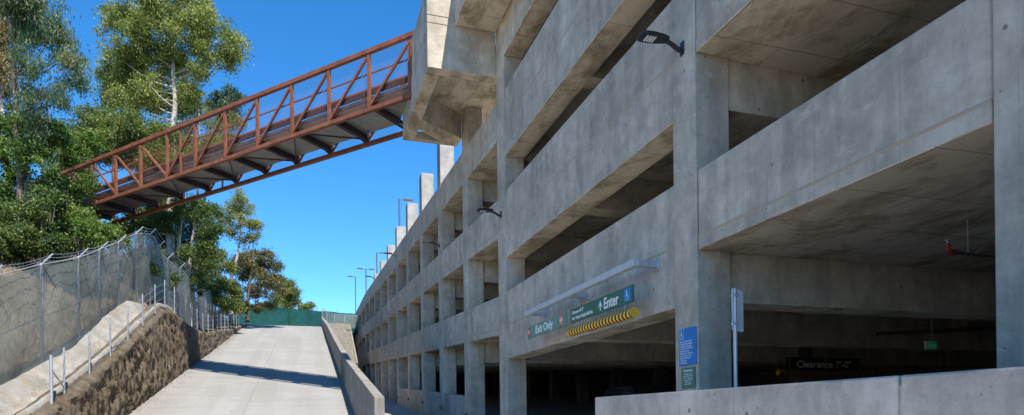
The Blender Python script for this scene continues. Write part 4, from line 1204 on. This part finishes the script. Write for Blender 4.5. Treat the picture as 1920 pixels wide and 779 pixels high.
bush('yellow-green brush above the middle of the receding fence', 44, [(310, 500, 16), (335, 510, 14), (360, 525, 12), (295, 480, 16)], 5000, L_DARK, .6)
bush('dark bush behind the mesh fence under the leaning ivy-covered tree', 47, [(340, 520, 18), (365, 530, 18), (385, 545, 18), (350, 545, 16), (325, 500, 16)], 7000, L_DARK, .4)
bush('shady bush behind the far part of the mesh fence', 55, [(395, 555, 14), (415, 565, 13), (380, 560, 14), (430, 575, 12), (405, 545, 12)], 6000, L_DARK, .35)
bush('olive bush at the far end of the mesh fence beside the green windscreen', 66, [(440, 570, 10), (428, 580, 12), (450, 560, 10), (415, 590, 12)], 4000, L_OLIVE, .3)
bush('tangled bush behind the first tall bays of the receding fence', 40, [(300, 500, 22), (280, 520, 20), (320, 530, 22), (300, 550, 18), (265, 510, 18), (290, 470, 16)], 9000, L_DARK, .45)
# dry grass and weeds on the slope behind the mesh
n = 16000
gx = FX - .3 - rng.random(n) ** 1.3 * 9; gy = 14 + rng.random(n) * 34
gz_ = np.array([hill_z(a, b_) for a, b_ in zip(gx, gy)])
h = .12 + .3 * rng.random(n) ** 2; an = rng.random(n) * 6.28; wd = .012 + .012 * rng.random(n)
lx, ly = rng.normal(size=n) * .1, rng.normal(size=n) * .1
V = np.empty((n, 3, 3)); V[:, 0] = np.stack([gx - wd * np.cos(an), gy - wd * np.sin(an), gz_ - .02], 1); V[:, 1] = np.stack([gx + wd * np.cos(an), gy + wd * np.sin(an), gz_ - .02], 1); V[:, 2] = np.stack([gx + lx, gy + ly, gz_ + h], 1)
me = bpy.data.meshes.new('dry_grass'); me.vertices.add(3 * n); me.vertices.foreach_set('co', V.ravel().astype(np.float32))
me.loops.add(3 * n); me.loops.foreach_set('vertex_index', np.arange(3 * n, dtype=np.int32)); me.polygons.add(n)
me.polygons.foreach_set('loop_start', np.arange(0, 3 * n, 3, dtype=np.int32)); me.polygons.foreach_set('loop_total', np.full(n, 3, dtype=np.int32))
me.materials.append(paint('straw', (.30, .24, .13), .9, 0, .35, 1)); me.update(calc_edges=True)
o = bpy.data.objects.new('dry_grass', me); C.objects.link(o); tag(o, 'dry straw grass scattered on the slope behind the mesh', 'grass', kind='stuff')

# leaf litter blown against the foot of the bank, the wall and into the ditch
n = 2600; V = []; 
for i in range(n):
    k = random.random(); y = random.uniform(15, 62)
    if k < .5: x = XL + .12 + abs(random.gauss(0, .28)); z = ramp_z(y) + .012
    elif k < .62: x = XR - .04 - abs(random.gauss(0, .18)); z = ramp_z(y) + .012
    elif k < .72: x = random.uniform(XL + .2, XR - .2); z = ramp_z(y) + .012
    else:
        y = random.uniform(14, 37); x = -7.1 + random.gauss(0, .2); z = bank_z(y) - .24 + abs(x + 7.1) * .25 + .03
    a = random.random() * 6.28; r_ = random.uniform(.015, .04)
    for q, f in ((0, 1), (1.57, .45), (3.14, 1), (4.71, .45)):
        V.append((x + r_ * f * math.cos(a + q), y + r_ * f * math.sin(a + q), z + random.uniform(0, .015)))
o = MB().add(V, [(4 * i, 4 * i + 1, 4 * i + 2, 4 * i + 3) for i in range(n)]).build('leaf_litter', paint('dead_leaves', (.16, .085, .04), .8, 0, .5, 3))
tag(o, 'dead brown leaves scattered along the edges of the ramp', 'leaf litter', kind='stuff')
